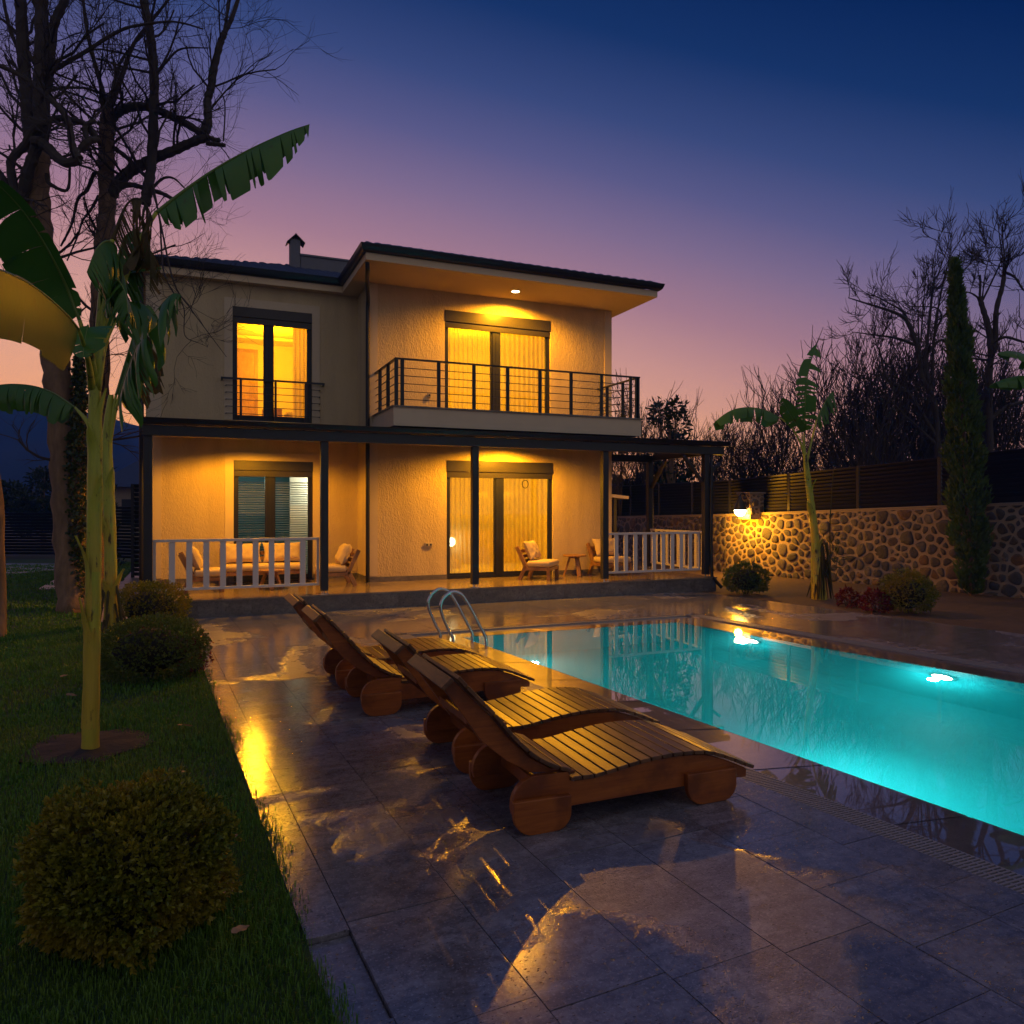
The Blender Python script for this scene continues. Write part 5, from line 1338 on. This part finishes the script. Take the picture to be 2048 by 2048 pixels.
leafy('evergreen_tree', 'dark evergreen mass seen under the pergola roof beside the house wall', 1262, 30, 935, 90, .8, 2600, .22, 52)
leafy('evergreen_tree', 'dark evergreen seen between the back posts of the pergola', 1325, 31, 930, 90, .8, 2400, .22, 53)
leafy('evergreen_tree', 'round dark evergreen behind the left garden fence', 85, 33, 930, 130, .9, 5200, .20, 54)
leafy('evergreen_tree', 'dark evergreen behind the left fence, at the picture edge', 0, 36, 960, 110, .8, 3000, .22, 55)
column('conifer_tree', 'thin dark conifer behind the twin banana stems', tuple(V((*at(205, HORY, 22)[:2], 0))), at(205, 822, 22), lambda t: .42*(1-t)**.8+.02, 1800, .16, M['ever'], 56)
# ivy on the big trunk
iv = thing('ivy_plant', 'dark ivy covering the right side of the big leafless tree trunk', 'ivy', bA); mb = MB(); r = random.Random(61)
for i in range(5200):
    t = r.random(); y = lerp(1218, 715, t**.9); cx = np.interp(y, [715, 800, 900, 1000, 1218], [158, 160, 152, 156, 158]); wd = np.interp(y, [700, 760, 900, 1100, 1218], [4, 14, 24, 24, 20])
    a = r.uniform(0, 6.3); q = math.sqrt(r.random()); p = at(cx + math.cos(a)*wd*q, y, 12.95 + math.sin(a)*q*.25)
    leafquad(mb, p, (rv(r) + V((0, 0, -.5))).normalized(), rv(r), .07*r.uniform(.6, 1.3), .055)
mb.build('foliage', M['ivy'], iv)
MB().tube([on_ground(160, 1218), at(157, 1000, 13.0), at(158, 800, 13.05), at(158, 725, 13.1)], [.16, .14, .08, .03], 8).build('stem', M['bark'], iv)
# trunk sliver at the left edge
tl = thing('tree_trunk', 'rough tree trunk cut by the left picture edge', 'tree', on_ground(-4, 1272))
MB().tube(spl([on_ground(-4, 1275)+V((0,0,-.05)), at(-4, 1180, 10.4), at(-8, 1090, 10.4), at(-10, 1000, 10.4), at(-40, 800, 10.4), at(-90, 400, 10.4)]), .10, 9).build('trunk', M['bark'], tl, True)

# ------------------------------------------------------------------ left background: fence, path, neighbour's house, hill
lf_ = thing('louver_fence', 'dark horizontal slat fence at the far left end of the lawn', 'fence', (-6, 28, 0))
def slat_fence(root, p, q, h, z0=.05):
    p, q = V(p), V(q); d = (q-p).normalized(); nn = V((-d.y, d.x, 0)); n = max(1, int((q-p).length/2.4))
    for k in range(n):
        a, b_ = p.lerp(q, k/n), p.lerp(q, (k+1)/n); mb = MB(); z = z0
        while z < h:
            up_ = V((0,0,1))*math.cos(R(30)) - nn*math.sin(R(30)); mb.beam(a+d*.03+V((0,0,z+.05)), b_-d*.03+V((0,0,z+.05)), .012, .10, up_); z += .11
        mb.build('slat_panel', M['louver'], root)
        MB().box(a.x-.04, a.y-.04, 0, a.x+.04, a.y+.04, h+.05).build('fence_post', M['louver'], root)
fa, fb_ = at(-120, HORY, 27.5), at(134, HORY, 27.2)
slat_fence(lf_, (fa.x, fa.y, 0), (fb_.x, fb_.y, 0), 1.52)
gt_ = thing('metal_gate', 'dark slatted side gate between fence and house corner', 'gate', (-2.2, 25, 0))
ga, gb_ = at(222, HORY, 25.5), at(272, HORY, 25.0)
slat_fence(gt_, (ga.x, ga.y, 0), (gb_.x, gb_.y, 0), 1.75)
sc = thing('privacy_screen', 'dark slatted screen by the left house corner', 'screen', (-1.1, 20, 0))
slat_fence(sc, (-1.35, 21, 0), (-.82, 20.6, 0), 2.3)
pa = MB(); r = random.Random(8); y = 13.05
while y < 24.5:
    L = r.uniform(.5, .9); pa.box(-1.52+r.uniform(-.03, .03), y+.01, -.02, -.98, y+L-.01, .012); pa.box(-.97, y+.01, -.02, -.80, y+L-.01, .011); y += L
struct(pa.build('side_path', M['path']))
pb_ = MB(); p1, p2 = on_ground(75, 1180), on_ground(134, 1146); d = (p2-p1).normalized(); nn = V((d.y, -d.x, 0))
for k in range(7):
    a = p1 + d*(k*.72); pb_.beam(a+V((0,0,-.004))+nn*.35, a+d*.69+V((0,0,-.004))+nn*.35, .72, .03)
struct(pb_.build('garden_path', M['path']))
dv = MB(); dv.add([(*on_ground(-150, 1165)[:2], .004), (*on_ground(136, 1138)[:2], .004), (*on_ground(136, 1127)[:2], .004), (*on_ground(-150, 1127)[:2], .004)], [(0,1,2,3)])
struct(dv.build('driveway', m_simple('wet_concrete', (.30, .34, .40), .25, 0, .15, 2)))
# neighbour's house
nh = thing('neighbour_house', 'low dim house with a dark tiled roof beyond the side gate', 'house', at(256, HORY, 40) - V((0,0,CAMH)))
q = at(256, HORY, 40); nx_, ny_ = q.x, q.y
MB().box(nx_-1.1, ny_, 0, nx_+5, ny_+6, 2.9).build('wall', M['cap'], nh)
rf2 = MB(); rf2.add([(nx_-1.8, ny_-.6, 2.85), (nx_+5.6, ny_-.6, 2.85), (nx_+5.6, ny_+6.6, 2.85), (nx_-1.8, ny_+6.6, 2.85), (nx_+.4, ny_+3, 4.5), (nx_+3.5, ny_+3, 4.5)], [(0,1,5,4), (1,2,5), (2,3,4,5), (3,0,4), (3,2,1,0)])
rf2.build('roof', M['tile'], nh)
MB().box(nx_-.3, ny_-.03, .9, nx_+.6, ny_-.001, 2.2).build('window', M['dark'], nh)
cr2 = thing('carport_roof', 'pale edged small roof corner behind the terrace, right of the house wall', 'roof', at(1240, 990, 23)+V((0,0,-.2)))
c0 = at(1222, 990, 22.5)
cm = MB(); cm.add([c0 + V((x, y_, z)) for x, y_, z in ((-2, 0, .12), (.62, 0, -.12), (.62, 2.0, -.12), (-2, 2, .12), (-2, 0, .22), (.62, 0, -.03), (.62, 2, -.03), (-2, 2, .22))], [(0,3,2,1), (4,5,6,7), (0,1,5,4), (1,2,6,5), (2,3,7,6), (3,0,4,7)])
cm.build('roof', M['soffit'], cr2)
for x, y_ in ((-1.6, .3), (.3, .3), (.3, 1.8)): MB().box(c0.x+x-.05, c0.y+y_-.05, 0, c0.x+x+.05, c0.y+y_+.05, c0.z-.09).build('post', M['dark'], cr2)
# hill
hm = MB(); r = random.Random(71); N = 120; hd_ = 320
rows = 8
for i in range(N+1):
    px = -900 + 3400*i/N
    yr = np.interp(px, [-900, -100, 0, 60, 150, 230, 300, 420, 700, 2500], [770, 778, 788, 798, 818, 838, 860, 905, 960, 985]) + 3*math.sin(i*1.9) + 2*math.sin(i*4.7)
    for j in range(rows+1):
        D = hd_*(.55 + .45*j/rows); top = at(px, yr, hd_)
        b_ = at(px, HORY, D); f = (j/rows)**1.1
        hm.v.append((b_.x, b_.y, -.5 + (top.z+.5)*f + (r.uniform(-1.5, 1.5)*6*f*(1-f))))
hm.f = [(i*(rows+1)+j, (i+1)*(rows+1)+j, (i+1)*(rows+1)+j+1, i*(rows+1)+j+1) for i in range(N) for j in range(rows)]
struct(hm.build('hills', M['hill'], None, True))

# ------------------------------------------------------------------ lawn grass and small things on it
sp = MB(); r = random.Random(81); c = on_ground(172, 1492); n = 26
ringp = [(c.x + math.cos(2*math.pi*k/n)*.42*r.uniform(.85, 1.15), c.y + math.sin(2*math.pi*k/n)*.42*r.uniform(.85, 1.15)) for k in range(n)]
sp.add([(x, y, .002) for x, y in ringp] + [(lerp(c.x, x, .6), lerp(c.y, y, .6), r.uniform(.004, .03)) for x, y in ringp] + [(c.x, c.y, .03)], [(k, (k+1) % n, n+(k+1) % n, n+k) for k in range(n)] + [(n+k, n+(k+1) % n, 2*n) for k in range(n)])
struct(sp.build('soil_patch', M['earth'], None, True))
def grass(zones, seed=5):
    g_ = np.random.default_rng(seed); VS = []; FS = []; nv = 0
    for (ya, yb, xa, dens, ln, wd) in zones:
        area = (yb-ya)*(.6-xa); n = int(area*dens)
        y = g_.uniform(ya, yb, n); x = g_.uniform(xa, .62, n); edge = .60 - .70*y/13.0 + .025*np.sin(y*3.1+1) + .018*np.sin(y*9.7)
        keep = (x < edge + g_.normal(0, .03, n) + .02) & ((y < 13.0) | (x < -1.55))
        d = x*sT + y*cT; l = x*cT - y*sT; px = 1024 + FPX*l/np.maximum(d, .2)
        keep &= (px > -420) & (np.hypot(x-c.x, y-c.y) > .36 + g_.normal(0, .04, n)) & (d > 1.8)
        x, y = x[keep], y[keep]; n = len(x)
        a = g_.uniform(0, 2*np.pi, n); L = ln*g_.uniform(.55, 1.35, n); tilt = g_.uniform(.15, 1.0, n); ww = wd*g_.uniform(.7, 1.3, n)
        clump = .75 + .45*np.sin(x*5.1+1)*np.sin(y*4.3) ; L = L*clump
        dx, dy = np.cos(a), np.sin(a); sx, sy = -dy*ww/2, dx*ww/2
        h1 = L*.55; o1 = L*.25*tilt; h2 = L*(1-.35*tilt); o2 = L*.85*tilt
        z0 = np.full(n, -.012)
        P = np.stack([np.stack([x-sx, y-sy, z0], 1), np.stack([x+sx, y+sy, z0], 1), np.stack([x+dx*o1+sx*.8, y+dy*o1+sy*.8, h1], 1), np.stack([x+dx*o1-sx*.8, y+dy*o1-sy*.8, h1], 1), np.stack([x+dx*o2, y+dy*o2, h2], 1)], 1).reshape(-1, 3)
        b_ = np.arange(n)[:, None]*5 + nv
        VS.append(P); FS.append((b_ + np.array([0, 1, 2, 3]), b_ + np.array([3, 2, 4]))); nv += n*5
    P = np.concatenate(VS); Q = np.concatenate([f[0] for f in FS]); Tt = np.concatenate([f[1] for f in FS])
    me = bpy.data.meshes.new('grass'); me.vertices.add(len(P)); me.vertices.foreach_set('co', P.ravel().astype(np.float32))
    lo = np.concatenate([Q.ravel(), Tt.ravel()]).astype(np.int32); me.loops.add(len(lo)); me.loops.foreach_set('vertex_index', lo)
    st = np.concatenate([np.arange(len(Q))*4, len(Q)*4 + np.arange(len(Tt))*3]).astype(np.int32)
    me.polygons.add(len(st)); me.polygons.foreach_set('loop_start', st)
    me.update(calc_edges=True); me.validate()
    me.materials.append(M['grass']); o = bpy.data.objects.new('grass', me); COL.objects.link(o); tag(o, kind='stuff')
grass([(2.0, 4.5, -2.2, 9000, .042, .0042), (4.5, 7.5, -3.4, 4200, .042, .006), (7.5, 13.0, -5.2, 1700, .045, .010), (13.0, 27, -7.5, 420, .05, .022)])
def fallen(label, px, py, s_, a, dz=.052):
    p = on_ground(px, py) + V((0, 0, dz)); mb = MB(); n = 6; r = random.Random(px)
    vs = []
    for i in range(n+1):
        t = i/n; wd = s_*.34*math.sin(math.pi*min(.98, t*.94+.05))*(1+.25*math.sin(i*2.1))
        for q in (-1, -.4, .4, 1): vs.append(V((t*s_-s_/2, q*wd, .018*abs(q)*s_*8*.5 + .02*math.sin(t*5+q)*s_*6*.4)))
    mb.add(vs, [(i*4+q, i*4+q+1, (i+1)*4+q+1, (i+1)*4+q) for i in range(n) for q in range(3)])
    o = mb.build('fallen_leaf', M['dead'], None, True); o.location = p; o.rotation_euler = (R(r.uniform(-15, 15)), R(r.uniform(-15, 15)), R(a))
    tag(o, label, 'fallen leaf', 'fallen leaves on the lawn')
fallen('pale curled fallen leaf right of the banana soil patch', 370, 1465, .11, 10)
fallen('small pale fallen leaf above the big boxwood ball', 369, 1560, .07, 40)
fallen('tiny fallen leaf at the grass edge beside the deck', 474, 1690, .035, 60)
fallen('brown fallen leaf on the grass below the big boxwood ball', 481, 1885, .075, 20)
fallen('thin grey fallen leaf on the grass left of the second boxwood ball', 143, 1402, .09, 5)
fallen('small fallen leaf on the grass between banana stem and second boxwood ball', 128, 1362, .07, 30)
fallen('broad brown fallen leaf at the foot of the ivy trunk', 162, 1238, .34, 70, .12)
fallen('large dry fallen leaf tucked under the right side of the big boxwood ball', 445, 1800, .14, 100, .05)
# ------------------------------------------------------------------ air
HAZE = .0015
hz = NT('haze_air'); hz.link(hz.n('VolumePrincipled', {'Color': (.02, .20, .92, 1), 'Absorption Color': (1, 1, 1, 1), 'Density': HAZE, 'Anisotropy': 0.0}).outputs[0], hz.out.inputs[1])
tag(MB().box(-830, -170, -1.4, 830, 740, 62).build('haze', hz.m), kind='stuff')
